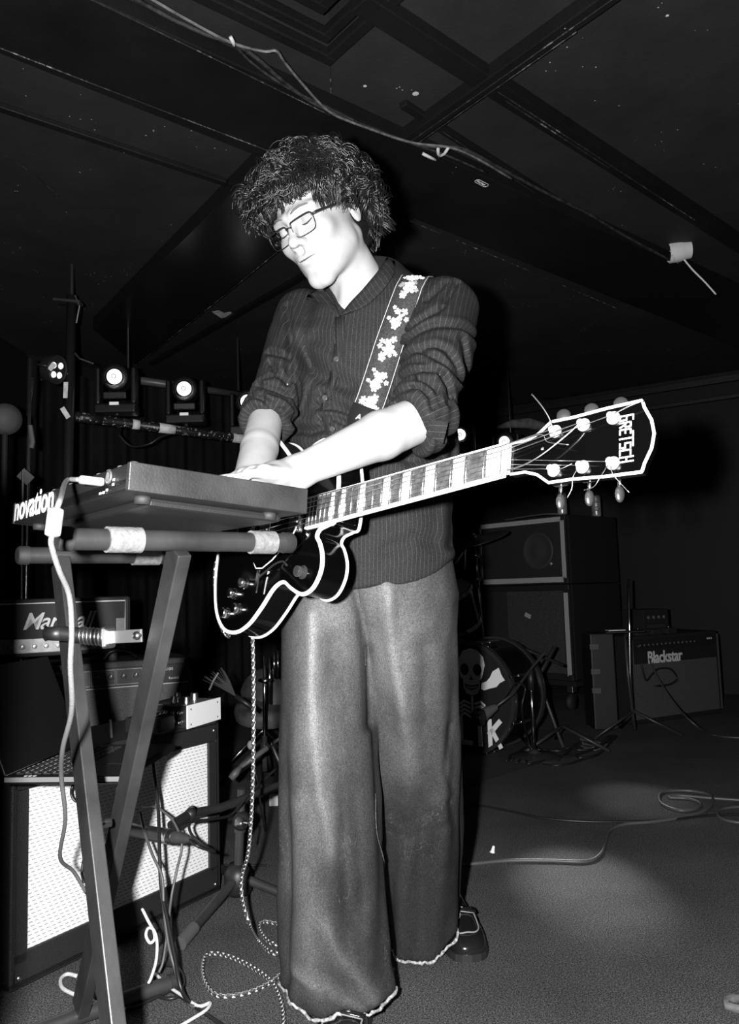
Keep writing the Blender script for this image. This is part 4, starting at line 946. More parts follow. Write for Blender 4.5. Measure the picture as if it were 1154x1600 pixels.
K0 = at(200, 722, 1.0); K1 = at(475, 765, 1.17); KE = unit(K1-K0); KD = np.linalg.norm(K1-K0); h_ = unit(nv(KE[0], KE[1], 0)); KL = nv(-h_[1], h_[0], 0); KN_ = unit(np.cross(KE, KL)); KN_ = KN_ if KN_[2] > 0 else -KN_
def KB(e, l, h): return K0+KE*e+KL*l+KN_*h
kb = thing('keyboard', 'black compact music keyboard on a metal X stand, white name on its back', 'keyboard', KB(KD/2, .25, -.037))
KBM = mat('keyboard_shell', .018, .5, noise=(14, .008, .030), bump=(300, .15))
KBD = mat('keyboard_dark', .012, .5, bump=(300, .15))
KR = np.stack([KE, KL, KN_], 1); KH = .037; KW = .50
MB().box(KB(KD/2, KW/2, -KH/2-.009), (KD, KW, KH-.018), KR).build('body', KBD, kb, bev=.003)
MB().box(KB(.055, KW/2, -KH/2), (.11, KW, KH-.002), KR).build('control_deck', KBD, kb, bev=.002)
MB().box(KB(KD/2, -.004, -KH/2), (KD+.002, .010, KH), KR).build('end_cheek', KBM, kb, bev=.0015)
MB().box(KB(KD/2, KW+.004, -KH/2), (KD+.002, .010, KH), KR).build('end_cheek', KBM, kb, bev=.0015)
MB().box(KB(KD/2+.01, KW/2, -KH-.006), (KD-.06, KW-.05, .012), KR).build('bottom_plate', KBD, kb, bev=.006)
for e_, l_ in ((.035, .03), (KD-.04, .03), (.035, KW-.03), (KD-.04, KW-.03)): MB().lathe([(.010, -.006), (.011, 0), (.011, .004)], KB(e_, l_, -KH-.004), KN_, 14).build('rubber_foot', RUBBER, kb, True)
for e_ in (.06, .17): MB().box(KB(e_+.03, .05, -KH-.0035), (.05, .012, .003), KR).build('rating_label', mat('label_silver', .5, .4), kb)
wk = MB().box(KB(KD-.068, .012, -.011), (.13, .0215, .010), KR).mesh('key', mat('ivory_key', .75, .3)); bk = MB().box(KB(KD-.09, .0225, -.005), (.085, .011, .012), KR).mesh('black_key', BLACK)
for i in range(21): link('white_key', wk, kb, Matrix.Translation(Vector(KL*.0226*i)))
for i in range(20):
    if i % 7 not in (2, 6): link('black_key', bk, kb, Matrix.Translation(Vector(KL*.0226*i)))
knm = MB().lathe([(.0075, 0), (.007, .012), (.006, .0135), (.0001, .0137)], (0, 0, 0), KN_, 14).mesh('knob', mat('knob_cap', .14, .4), True)
for i in range(9): link('knob', knm, kb, Matrix.Translation(Vector(KB(.03, .055+.04*i, -.001))))
# back panel: sockets and printed name
bo = lambda l, h: KB(-.0016, l, h)
MB().lathe([(.0095, -.001), (.0095, .0015), (.006, .0018), (.0055, -.004)], bo(.058, -.012), -KE, 18).build('power_dial', mat('socket_metal', .35, .35, .8), kb, True)
for l_, h2 in ((.040, -.018), (.041, -.024), (.062, -.029), (.074, -.031), (.086, -.031)): MB().box(bo(l_, h2), (.001, .006, .003), KR).build('socket_mark', WHITEP, kb)
lettering('printed_name', 'novation', .060, bo(.497, -.0325), -KL, KN_, WHITEP, kb, .0006, .0012, 0, 1.02, 1.0)
# USB lead hanging from the back panel
u0 = bo(.075, -.017); 
usb = thing('usb_lead', 'grey usb lead with a fat ferrite bead hanging from the keyboard', 'cable', u0)
out_ = -KE
pl1 = MB(); pl1.bar(u0, u0+out_*.032+KL*.004, .012, .011, KN_); pl1.build('plug', mat('usb_plug', .3, .5), usb, bev=.003)
c_ = u0+out_*.032+KL*.004
CABS = mat('cable_silver', .13, .45, bump=(400, .3))
fb0, fb1 = at(88, 797, 0.905), at(83, 833, 0.905)
cable('cord', [c_, c_+out_*.012+KL*.012-nv(0, 0, .002), at(95, 778, .915), fb0], .0034, CABS, usb)
autosmooth(MB().lathe([(.005, 0), (.0085, .002), (.0090, .005), (.0090, .029), (.0085, .032), (.005, .034)], fb0+nv(0, 0, .003), fb1-fb0, 20).build('ferrite_bead', mat('ferrite', .25, .6, noise=(160, .18, .32)), usb), 40)
cable('cord', [fb1, at(80, 850, .91), at(92, 890, .93), at(108, 930, .96), at(112, 985, .97), at(110, 1040, .98), at(112, 1110, 1.02), at(98, 1170, 1.1), at(96, 1215, 1.2), at(102, 1280, 1.3), at(94, 1340, 1.42), at(115, 1362, 1.5), at(135, 1395, 1.55)], .0034, CABS, usb)

# ------------------------------------------------------------------ X stand
st = thing('keyboard_stand', 'black steel X keyboard stand with grey foam wraps on its top tubes', 'stand', (-.42, 1.4, 0))
n0, n1 = at(95, 838, 1.08), at(452, 850, 1.32); f0, f1 = at(32, 868, 1.45), at(262, 871, 1.63)
n0[2] = n1[2] = .922; f0[2] = f1[2] = .922
for a, b, wr in ((n0, n1, ((.17, .305), (.80, .915))), (f0, f1, ((.74, .93),))):
    t_ = MB().cyl(a, b, .0155, n=24); tt = autosmooth(t_.build('top_tube', STEEL, st), 40); d = b-a
    for u_, v_ in wr: autosmooth(MB().cyl(a+d*u_, a+d*v_, .0188, n=24).build('foam_wrap', GREYTAPE, tt), 40)
    for p, s in ((a, -1), (b, 1)): autosmooth(MB().lathe([(.0172, 0), (.0172, .016), (.014, .020)], p-unit(d)*s*.014, unit(d)*s, 20).build('end_cap', RUBBER, tt), 40)
TE = unit(n1-n0)
aT = n0+(n1-n0)*.47+nv(0, 0, -.012); aB = fl(126, 1577, .03)
bT = f0+(f1-f0)*.25+nv(0, 0, -.012); bB = nv(-.318, 1.085, .03)
sd = aT-TE*.0; 
MB().bar(aT, aB, .022, .042, np.cross(TE, unit(aB-aT))).build('leg', STEEL, st, bev=.002)
MB().bar(bT, bB, .022, .046, np.cross(TE, unit(bB-bT))).build('leg', STEEL, st, bev=.002)
xm = (aT+aB+bT+bB)/4; MB().cyl(xm-TE*.034, xm+TE*.004, .007, n=14).build('pivot_bolt', NICKEL, st, True)
for p, s in ((aB, 1), (bB, 1)):
    q = p.copy(); q[2] = .018; d = unit(nv(TE[0], TE[1], 0)); o = autosmooth(MB().cyl(q-d*.16, q+d*.20, .0155, n=20).build('foot_bar', STEEL, st), 40)
    for s_ in (-.16, .20): autosmooth(MB().cyl(q+d*s_-d*.012*np.sign(s_), q+d*s_+d*.012*np.sign(s_), .018, n=18).build('rubber_foot', RUBBER, o), 40)
# locking latch between the legs
l0, l1 = at(72, 990, 1.335), at(166, 996, 1.33); l2 = at(222, 993, 1.30)
autosmooth(MB().cyl(at(98, 990, 1.33), l1, .0125, n=18).build('latch_handle', BLACK, st), 40)
for i in range(7):
    p = at(128, 993, 1.33)+(l1-at(128, 993, 1.33))*(i/6.5); MB().tube([p+.0138*nv(0, math.cos(2*math.pi*j/16), math.sin(2*math.pi*j/16)) for j in range(16)], .0016, 5, closed=True).build('spring_coil', NICKEL, st, True)
MB().ball(l0, (.004, .010, .013), 14, 8).build('latch_knob', CHROME, st, True)
MB().cyl(l0, at(98, 990, 1.33), .011, .0125, 16).build('latch_shaft', BLACK, st, True)
MB().bar(l1-nv(0, 0, 0), l1+unit(l2-l1)*.008, .030, .036).build('latch_collar', NICKEL, st, bev=.004)
MB().bar(l1+unit(l2-l1)*.008, l2, .004, .021).build('latch_bracket', mat('bracket_zinc', .6, .35, .9), st, bev=.001)
MB().lathe([(.007, 0), (.007, .003), (.0001, .006)], at(214, 993, 1.295), (0, -1, 0), 12).build('rivet', NICKEL, st, True)

# ------------------------------------------------------------------ front guitar amplifier (silver grille)
GRILL = mat('silver_grille_cloth', .75, .6)
k = NT(GRILL); av = k.attr('guv').outputs['Vector']; sp = k.n('ShaderNodeSeparateXYZ', i0=av); s_ = k.math('MULTIPLY', sp.outputs[0], 1/.015); t_ = k.math('MULTIPLY', sp.outputs[1], 1/.0088)
row = k.math('FLOOR', t_); fx = k.math('FRACT', k.math('ADD', s_, k.math('MULTIPLY', row, .31))); fy = k.math('FRACT', t_)
dsh = k.math('MULTIPLY', k.math('LESS_THAN', fx, .62), k.math('LESS_THAN', k.math('ABSOLUTE', k.math('SUBTRACT', fy, .5)), .11)); wvn = k.noise(av, 900, 2)
k.col(k.math('MULTIPLY', k.rng(dsh, 0., 1., .86, .28), k.rng(wvn, .3, .7, .75, 1.1))); k.bump(wvn, .3, .002)
aR, aL = fl(345, 1397), fl(14, 1562); AD = unit(aR-aL); AW = np.linalg.norm(aR-aL); AN = nv(AD[1], -AD[0], 0); AH = .485; AR3 = np.stack([AD, -AN, nv(0, 0, 1)], 1)
def AP(x, h, n=0.): return aL+AD*x+AN*n+nv(0, 0, h)
amp = thing('guitar_amplifier', 'open-backed guitar amplifier with pale silver woven grille behind the keyboard stand', 'amplifier', aL+AD*AW/2-AN*.13)
BK = .018
MB().box(AP(AW/2, BK/2+.012, -.13), (AW, .26, BK), AR3).build('bottom_panel', TOLEX, amp, bev=.004); MB().box(AP(AW/2, AH-BK/2, -.13), (AW, .26, BK), AR3).build('top_panel', TOLEX, amp, bev=.004)
for x in (BK/2, AW-BK/2): MB().box(AP(x, AH/2+.006, -.13), (BK, .26, AH-.014), AR3).build('side_panel', TOLEX, amp, bev=.004)
MB().box(AP(AW/2, AH/2, -.24), (AW-.03, .012, AH-.04), AR3).build('back_panel', TOLEX, amp)
fr_ = MB(); 
for (x, h, sx, sz) in ((AW/2, .048, AW-.012, .072), (AW/2, AH-.034, AW-.012, .052), (.026, AH/2, .036, AH-.12), (AW-.026, AH/2, .036, AH-.12)): fr_.box(AP(x, h, -.012), (sx, .024, sz), AR3)
fr_.build('front_frame', TOLEX, amp, bev=.003)
gx0, gx1, gz0, gz1 = .044, AW-.044, .084, AH-.062; NG = 24
gm = MB(); gm.add([AP(gx0+(gx1-gx0)*i/NG, z, -.006) for z in (gz0, gz1) for i in range(NG+1)], [(i, i+1, NG+2+i, NG+1+i) for i in range(NG)])
go = gm.build('grille_cloth', GRILL, amp); a_ = go.data.attributes.new('guv', 'FLOAT_VECTOR', 'POINT'); a_.data.foreach_set('vector', np.array([[gx0+(gx1-gx0)*(i % (NG+1))/NG, gz0 if i <= NG else gz1, 0] for i in range(2*NG+2)], np.float32).ravel())
for x, h in ((.022, .034), (AW-.022, .034), (.022, AH-.03), (AW-.022, AH-.03)): MB().lathe([(.0065, 0), (.005, .003), (.0001, .0045)], AP(x, h, .0005), AN, 12).build('screw', NICKEL, amp, True)
for x in (.06, AW-.06):
    for n in (-.04, -.22): MB().lathe([(.014, 0), (.016, .012)], AP(x, 0, n), (0, 0, 1), 14).build('rubber_foot', RUBBER, amp, True)

# laptop lying on the amplifier
LZ = AH
lc1, lc2 = fl(34, 1213, LZ+.017), fl(150, 1212, LZ+.017); LX = unit(lc2-lc1); LY = nv(-LX[1], LX[0], 0); 
lp = thing('laptop', 'black laptop with rows of small keys lying on the silver-grille amplifier', 'laptop', lc1)
LR = np.stack([LX, LY, nv(0, 0, 1)], 1); LW, LDp = .23, .32; lo_ = lc1-LX*.035; lo_[2] = LZ
MB().box(lo_+LX*LW/2+LY*LDp/2+nv(0, 0, .0085), (LW, LDp, .015), LR).build('base', mat('laptop_black', .008, .3), lp, bev=.003)
MB().box(lo_+LX*LW/2+LY*.0005+nv(0, 0, .0105), (LW, .003, .009), LR).build('side_trim', mat('laptop_trim', .16, .4), lp)
km = MB().box((0, 0, 0), (.0135, .0145, .002), LR).mesh('key', mat('laptop_key', .03, .25)); kl = MB().box((0, 0, .0011), (.0012, .009, .0003), LR).mesh('key_mark', mat('key_edge', .55, .4))
for i in range(6):
    for j in range(14):
        p = lo_+LX*(.018+.0185*i)+LY*(.030+.0195*j)+nv(0, 0, .0168); o = link('key', km, lp, Matrix.Translation(Vector(p)))
        if j < 9: link('key_highlight', kl, o, Matrix.Translation(Vector(p-LX*.006)))
MB().box(lo_+LX*.180+LY*.16+nv(0, 0, .0163), (.07, .105, .0008), LR).build('touchpad', mat('touchpad', .012, .35), lp)
for i in range(3): MB().box(lo_+LX*(.04+.009*i)+LY*.006+nv(0, 0, .0164), (.005, .005, .0006), LR).build('sticker_mark', WHITEP, lp)
ld = lo_+nv(0, 0, .017); la = math.radians(112); lv = LX*math.cos(la)+nv(0, 0, 1)*math.sin(la); lid = MB(); lid.box(ld+lv*.11+LY*LDp/2, (.006, LDp, .22), np.stack([np.cross(LY, lv), LY, lv], 1)); lid.build('lid', mat('laptop_black', .008, .3), lp, bev=.002)

# small white-ended effects box
wz = AH; wp = fl(292, 1139, wz); wr_ = fl(344, 1123, wz); WX = unit(wr_-wp); WXn = np.linalg.norm(wr_-wp); WY = nv(-WX[1], WX[0], 0); WH = .058
fx_ = thing('effects_box', 'small effects box with a bare white end panel and metal knobs on the amplifier', 'effects box', wp)
WR = np.stack([WX, WY, nv(0, 0, 1)], 1)
MB().box(wp+WX*WXn/2+WY*.08+nv(0, 0, WH/2), (WXn-.004, .155, WH), WR).build('case', mat('effects_case', .02, .4), fx_, bev=.002)
MB().box(wp+WX*WXn/2+WY*0+nv(0, 0, WH/2+.001), (WXn, .004, WH+.004), WR).build('end_panel', WHITEP, fx_, bev=.001)
for a_, b_ in ((.1, .15), (.9, .15), (.1, .85), (.9, .85)): MB().lathe([(.003, 0), (.0001, .0015)], wp+WX*WXn*a_-WY*.002+nv(0, 0, WH*b_), -WY, 8).build('screw', mat('screw_dark', .15, .4, .8), fx_)
for i in range(3):
    for j in range(2):
        p = wp-WX*.0+WY*(.02+.022*i)+nv(0, 0, .017+.024*j); autosmooth(MB().lathe([(.0075, 0), (.0075, .004), (.005, .0045), (.0048, .010), (.003, .0102), (.0028, .004)], p, -WX, 12).build('jack_socket', CHROME, fx_), 40)
for i, (a_, b_) in enumerate(((.30, .035), (.30, .075), (.72, .055), (.70, .11))): autosmooth(MB().lathe([(.011, 0), (.0105, .018), (.0095, .020), (.0001, .0205)], wp+WX*WXn*a_+WY*b_+nv(0, 0, WH), (0, 0, 1), 20).build('knob', NICKEL, fx_), 40)
MB().box(wp+WX*WXn*.5+WY*.06+nv(0, 0, WH+.001), (WXn*.8, .10, .002), WR).build('face_plate', mat('faceplate', .35, .35, .7), fx_)
# other little pedals beside it
pd = MB(); pp = fl(262, 1135, AH)-WX*.02; pd.box(pp+nv(0, 0, .02)-WX*.06, (.07, .11, .04), WR); tag(pd.build('effects_pedal', BLACK, None, bev=.004), 'low black pedal beside the white-ended effects box', 'pedal')
o = bpy.data.objects['effects_pedal']
for i in range(3): MB().lathe([(.007, 0), (.006, .012), (.0001, .013)], pp-WX*(.04+.018*i)+nv(0, 0, .04)-WY*.03, (0, 0, 1), 12).build('knob', CHROME, o, True)

# ------------------------------------------------------------------ second amplifier and the head on top of it
bL, bR = at(30, 1040, 2.52), at(302, 1030, 2.78); bL[2] = bR[2] = 0; BD = unit(bR-bL); BW = np.linalg.norm(bR-bL); BN = nv(BD[1], -BD[0], 0); BH = .63; BR3 = np.stack([BD, -BN, nv(0, 0, 1)], 1)
def BP(x, h, n=0.): return bL+BD*x+BN*n+nv(0, 0, h)
am2 = thing('guitar_amplifier', 'black combo amplifier with a row of knobs and dark grille below an amplifier head', 'amplifier', BP(BW/2, 0, -.14))
MB().box(BP(BW/2, BH/2, -.15), (BW, .28, BH), BR3).build('cabinet', TOLEX, am2, bev=.006)
MB().box(BP(BW/2, BH-.23, -.006), (BW-.05, .012, .30), BR3).build('grille_cloth', mat('dark_grille', .05, .8, noise=(500, .015, .09)), am2)
MB().box(BP(BW/2, BH-.050, -.006), (BW-.03, .016, .060), BR3).build('control_panel', mat('panel_black', .014, .4), am2, bev=.001)
kn2 = autosmooth(link('proto', MB().lathe([(.0085, 0), (.008, .012), (.007, .0135), (.0001, .014)], (0, 0, 0), BN, 14).mesh('knob', mat('knob_dark', .03, .35)), None), 40).data
bpy.data.objects.remove(bpy.data.objects['proto'])
tick = MB().bar((0, 0, .001), (0, 0, .008), .0015, .0006, BN).mesh('pointer', WHITEP)
pl_ = [.06, .10, .145, .185, .235, .275, .315, .355, .40]
for x in pl_:
    kk = link('knob', kn2, am2, Matrix.Translation(Vector(BP(x, BH-.048, .003)))); link('pointer', tick, kk, Matrix.Translation(Vector(BP(x, BH-.048, .0175))))
WLINE = mat('panel_print', .45, .6)
for x0, x1 in ((.035, .12), (.125, .21), (.215, .29), (.295, .375), (.38, .425)):
    q = [BP(x0, BH-.074, .0025), BP(x1, BH-.074, .0025), BP(x1, BH-.026, .0025), BP(x0, BH-.026, .0025)]; MB().tube(q, .0008, 4, closed=True).build('panel_outline', WLINE, am2)
lettering('lettering', 'RG100', .014, BP(.44, BH-.040, .003), BD, (0, 0, 1), WLINE, am2, .0004)
lettering('lettering', 'Randall', .012, BP(.465, BH-.070, .003), BD, (0, 0, 1), WLINE, am2, .0004)
MB().tube([BP(.02, BH-.083, .004), BP(BW-.02, BH-.083, .004)], .0015, 5).build('trim_line', WLINE, am2)

mh = BP(.345, BH+.03, -.02); HW_, HH_ = .60, .185; mo = mh-BD*HW_
head = thing('amplifier_head', 'black amplifier head with white script name and white piping', 'amplifier head', mo+BD*HW_/2-BN*.1)
def MP(x, h, n=0.): return mo+BD*x+BN*n+nv(0, 0, h)
MB().box(MP(HW_/2, HH_/2, -.11), (HW_, .22, HH_), BR3).build('cabinet', TOLEX, head, bev=.010)
for x in (.05, HW_-.05): MB().lathe([(.014, -.031), (.017, 0)], MP(x, 0, -.05), (0, 0, 1), 12).build('rubber_foot', RUBBER, head, True); 
for x in (.05, HW_-.05): MB().lathe([(.014, -.031), (.017, 0)], MP(x, 0, -.18), (0, 0, 1), 12).build('rubber_foot', RUBBER, head, True)
MB().box(MP(HW_/2, .118, -.002), (HW_-.04, .012, .105), BR3).build('front_cloth', mat('head_cloth', .012, .7), head)
PIPE = mat('white_piping', .65, .5)
MB().tube([MP(.02, .06, .005), MP(.02, .170, .005), MP(HW_-.02, .170, .005), MP(HW_-.02, .06, .005)], .0022, 6).build('piping', PIPE, head, True)
MB().box(MP(HW_/2-.03, .036, -.002), (HW_-.12, .012, .045), BR3).build('control_panel', mat('brushed_panel', .22, .35, .6, noise=(30, .14, .24)), head, bev=.001)
MB().box(MP(HW_-.035, .062, -.0015), (.028, .012, .10), BR3).build('corner_strip', mat('brushed_panel', .22, .35, .6), head)
for i in range(12): autosmooth(MB().lathe([(.0075, 0), (.007, .011), (.006, .012), (.0001, .0125)], MP(.09+.035*i, .034, .004), BN, 14).build('knob', mat('knob_gold', .30, .3, .8), head), 40)
lettering('script_name', 'Marshall', .075, MP(.262, .088, .006), BD, (0, 0, 1), mat('script_white', .6, .5), head, .003, .0008, .38, .92, .92)

# ------------------------------------------------------------------ microphone on a low boom stand
mic = thing('microphone', 'dark instrument microphone pointed at the silver amplifier grille', 'microphone', at(240, 1302, 1.95))
m0, m1 = at(196, 1296, 1.99), at(272, 1308, 1.89); md = unit(m1-m0); ML = np.linalg.norm(m1-m0)
autosmooth(MB().lathe([(.013, 0), (.0155, .002), (.0155, .016), (.0135, .018), (.0145, .022), (.0165, .026), (.0165, ML*.75), (.0155, ML), (.0140, ML+.002)], m0, md, 22).build('mic_body', mat('mic_grey', .014, .4), mic), 35)
autosmooth(MB().lathe([(.0168, 0), (.0168, .016)], m0+md*(ML*.82), md, 22).build('silver_band', NICKEL, mic), 35)
autosmooth(MB().lathe([(.0140, 0), (.0135, .018), (.0120, .020), (.0105, .040), (.0060, .052)], m0+md*(ML+.001), md, 18).build('cable_plug', mat('plug_grey', .04, .4), mic), 35)
ce = m0+md*(ML+.05)
cable('cord', [ce, ce+md*.03-nv(0, 0, .012), at(335, 1330, 1.88), at(325, 1325, 1.93), at(300, 1305, 1.95), at(298, 1285, 1.98), at(330, 1280, 2.05), at(362, 1272, 2.14), at(390, 1240, 2.2), at(432, 1200, 2.3)], .0035, CABLE, mic)
ms = thing('boom_mic_stand', 'short black tripod boom stand holding the microphone', 'microphone stand', fl(372, 1408))
j0, j1, j2 = at(268, 1291, 1.935), at(298, 1271, 2.0), at(378, 1262, 2.22)
autosmooth(MB().cyl(j0, j1, .013, .012, 16).build('mic_clip', BLACK, ms), 40)
MB().cyl(j1-nv(.0, .02, 0), j1+nv(0, .02, 0), .014, n=16).build('swivel', BLACK, ms, True)
autosmooth(MB().tube([j1, at(345, 1262, 2.12), at(440, 1224, 2.38), at(520, 1195, 2.6)], [.0105, .011, .009, .008], 14).build('boom_arm', STEEL, ms), 40)
sbp = fl(372, 1408); kn = at(378, 1280, sbp[1]-.03); kb_ = at(376, 1345, sbp[1]-.02)
MB().cyl(kn-nv(0, .03, 0), kn+nv(0, .03, 0), .022, n=20).build('clutch', BLACK, ms, True)
MB().lathe([(.016, 0), (.016, .006), (.008, .008), (.006, .018), (.0001, .019)], kn-nv(0, .03, 0), (.3, -1, 0), 18).build('clutch_cap', NICKEL, ms, True)
MB().tube([kn+nv(.0, -.03, 0), kn+nv(.03, -.04, .0), kn+nv(.026, -.04, -.05)], .003, 6).build('clutch_handle', NICKEL, ms, True)
autosmooth(MB().lathe([(.0125, 0), (.0125, .13), (.016, .131), (.0165, .155), (.012, .158), (.0115, .25)], sbp+nv(0, 0, .06), (kn[0]-sbp[0], kn[1]-sbp[1], .25), 18).build('pole', STEEL, ms), 40)
MB().lathe([(.030, .02), (.038, .03), (.038, .075), (.024, .10), (.0, .101)], sbp, (0, 0, 1), 18).build('leg_hub', BLACK, ms, True)
for q in (fl(285, 1483), fl(470, 1420), sbp+nv(-.12, .24, 0)):
    d = unit(nv(q[0]-sbp[0], q[1]-sbp[1], 0)); lg = autosmooth(MB().cyl(sbp+d*.02+nv(0, 0, .062), q+nv(0, 0, .020), .0125, n=14).build('leg', STEEL, ms), 40)
    autosmooth(MB().cyl(q-d*.055+nv(0, 0, .027), q+d*.01+nv(0, 0, .016), .0158, n=14).build('rubber_foot', mat('foot_grey', .06, .8), lg), 40)

# ------------------------------------------------------------------ loose cables by the amplifier
jk = G(.735, .175, GTOP-GTH/2)+unit(GU*.55+GW*.8)*.006
gc = thing('guitar_cable', 'black and white braided guitar cable looping from the guitar to the floor', 'cable', jk)
jd = unit(GU*.55+GW*.8)
autosmooth(MB().lathe([(.0065, 0), (.0065, .014), (.0045, .017), (.0035, .022)], jk, jd, 14).build('jack_plug', NICKEL, gc), 40)
pth = [jk+jd*.02, at(357, 994, 1.66), at(348, 984, 1.68), at(340, 958, 1.70), at(336, 915, 1.70), at(338, 880, 1.71), at(350, 862, 1.78), at(372, 880, 1.83), at(388, 940, 1.82), at(394, 990, 1.80), at(396, 1060, 1.79), at(396, 1150, 1.78), at(394, 1250, 1.82), at(388, 1330, 1.88), at(378, 1368, 1.93)]
def flp(pts, z=.005): return [fl(x, y, z) for x, y in pts]
pth += [at(378, 1400, 1.93), at(388, 1440, 1.88)]+flp([(402, 1468), (420, 1486), (440, 1490), (475, 1480), (470, 1452), (440, 1445), (412, 1440), (406, 1452), (425, 1474), (470, 1476), (500, 1500), (470, 1512), (445, 1517), (425, 1533), (395, 1548), (360, 1556), (335, 1553), (320, 1535), (316, 1512), (322, 1493), (340, 1490), (370, 1499), (400, 1515), (425, 1535), (438, 1562), (443, 1590), (442, 1620)])
cable('braided_cord', pth, .0046, BRAID, gc, 8, 8)
grp = 'loose leads hanging and coiled by the silver-grille amplifier'
cable('loose_cable', [AP(.40, AH+.004, -.05), at(235, 1148, 2.0), at(240, 1200, 1.97), at(247, 1260, 1.93), at(249, 1330, 1.86), at(252, 1390, 1.82), at(262, 1440, 1.78), at(272, 1490, 1.74), at(283, 1545, 1.70)]+flp([(300, 1568), (325, 1569)], .006), .0042, CABLE, label='thick black lead dropping from the amplifier top to the floor', group=grp)
cable('loose_cable', [at(219, 1270, 1.93), at(226, 1300, 1.88), at(238, 1335, 1.84), at(253, 1370, 1.82), at(256, 1420, 1.8), at(262, 1470, 1.77), at(272, 1510, 1.75)]+flp([(288, 1555), (300, 1572), (328, 1566)], .008), .0034, CABLEG, label='grey lead hanging past the microphone to the floor', group=grp)
cable('loose_cable', [at(222, 1262, 1.97), at(240, 1260, 1.94), at(255, 1268, 1.92), at(272, 1285, 1.90), at(284, 1320, 1.87), at(276, 1360, 1.86), at(268, 1400, 1.84), at(262, 1450, 1.83), at(255, 1500, 1.8), at(248, 1520, 1.79)], .0030, CABLEG, label='thin grey lead looped over the microphone clip', group=grp)
CORD = mat('pale_cord', .62, .7, noise=(500, .35, .75))
cable('tie_cord', [at(222, 1420, 1.75), at(232, 1440, 1.73), at(240, 1455, 1.72), at(241, 1468, 1.72), at(234, 1473, 1.72), at(228, 1462, 1.72), at(231, 1451, 1.72), at(239, 1452, 1.715), at(245, 1470, 1.71), at(244, 1500, 1.71), at(237, 1525, 1.71), at(232, 1536, 1.71)], .0032, CORD, label='pale knotted cord hanging from the keyboard stand', cat='cord')
cable('loose_cable', flp([(120, 1525), (105, 1522), (95, 1530), (97, 1543), (112, 1552), (135, 1560), (160, 1572), (185, 1578), (205, 1572)], .006), .0042, CORD, label='pale cable curling round the foot of the stand', group=grp)
cable('loose_cable', flp([(170, 1500), (160, 1512), (150, 1535), (152, 1558), (168, 1572), (200, 1575), (240, 1560), (275, 1540), (280, 1515), (262, 1505), (243, 1515), (238, 1540), (252, 1558), (275, 1558), (288, 1538), (280, 1515), (255, 1508), (246, 1530), (265, 1545), (295, 1566), (330, 1590), (380, 1625)], .006), .0040, CABLE, label='black cable in a small coil on the carpet', group=grp)
cable('loose_cable', flp([(243, 1522), (262, 1540), (285, 1556), (310, 1572), (328, 1567), (322, 1578), (300, 1592), (270, 1610)], .010), .0034, CORD, label='pale braided lead crossing the small black coil', group=grp)
cable('loose_cable', [AP(.19, AH+.004, .003), AP(.19, AH-.03, .008), at(115, 1225, 1.84), at(111, 1240, 1.84), at(118, 1252, 1.84), at(130, 1250, 1.84), at(136, 1270, 1.84), at(134, 1320, 1.83), at(128, 1360, 1.82), at(131, 1380, 1.81)], .0030, CABLE, label='thin black lead looping down the silver grille', group=grp)
cable('loose_cable', [at(172, 1125, 2.1), at(174, 1150, 2.08), at(175, 1180, 2.06), at(178, 1215, 2.02)], .0040, CABLEG, label='grey lead standing up behind the crossing stand legs', group=grp)
cable('loose_cable', [BP(.25, BH+.012, .02), BP(.27, BH+.035, .03), BP(.31, BH+.038, .03), BP(.35, BH+.02, .02), BP(.36, BH+.008, -.02)], .0045, CABLE, label='black lead arching over the combo amplifier top', group=grp)

# ------------------------------------------------------------------ speaker stack
PAl, PAr = at(749, 915, 5.95), at(889, 911, 5.36); PAl[2] = PAr[2] = 0; PD = unit(PAr-PAl); PW = np.linalg.norm(PAr-PAl); PN = nv(PD[1], -PD[0], 0); PR3 = np.stack([PD, -PN, nv(0, 0, 1)], 1); PDP = .62
def PP_(x, h, n=0.): return PAl+PD*x+PN*n+nv(0, 0, h)
GAFF = mat('grey_edge_tape', .34, .8)
z0 = .20; zm = at(889, 912, 5.36)[2]; zt = at(887, 803, 5.36)[2]
def cab(label, za, zb, edges, cone_at, cone_r):
    t = thing('speaker_cabinet', label, 'speaker', PP_(PW/2, za, -PDP/2), 'big black speaker cabinets stacked by the drums'); H_ = zb-za
    MB().box(PP_(PW/2, (za+zb)/2, -PDP/2-.012), (PW, PDP-.024, H_), PR3).build('cabinet', MATTE, t, bev=.008)
    f = MB()
    for (x, h, sx, sz) in ((PW/2, za+.02, PW, .04), (PW/2, zb-.02, PW, .04), (.02, (za+zb)/2, .04, H_-.08), (PW-.02, (za+zb)/2, .04, H_-.08)): f.box(PP_(x, h, -.006), (sx, .022, sz), PR3)
    f.build('front_frame', MATTE, t, bev=.002)
    MB().box(PP_(PW/2, (za+zb)/2, -.010), (PW-.07, .006, H_-.07), PR3).build('grille', mat('speaker_grille', .016, .7, noise=(200, .008, .024)), t)
    for (x0, h0, x1, h1, wd) in edges: MB().bar(PP_(x0, h0, .0055), PP_(x1, h1, .0055), .003, wd).build('edge_tape', GAFF, t) if abs(h1-h0) < .1 else MB().bar(PP_(x0, h0, .0055), PP_(x1, h1, .0055), .003, wd, PD).build('edge_tape', GAFF, t)
    c = PP_(*cone_at, -.006)
    MB().lathe([(cone_r, 0), (cone_r*.93, .006), (cone_r*.85, .001), (cone_r*.5, -.001), (cone_r*.2, .004), (.0001, .006)], c, PN, 32, False).build('speaker_cone', mat('cone_grey', .035, .6), t, True)
    for x in (.02, PW-.02):
        for h in (za+.02, zb-.02): MB().box(PP_(x, h, .0), (.038, .02, .038), PR3).build('corner_protector', mat('corner_black', .02, .4), t, bev=.004)
    return t
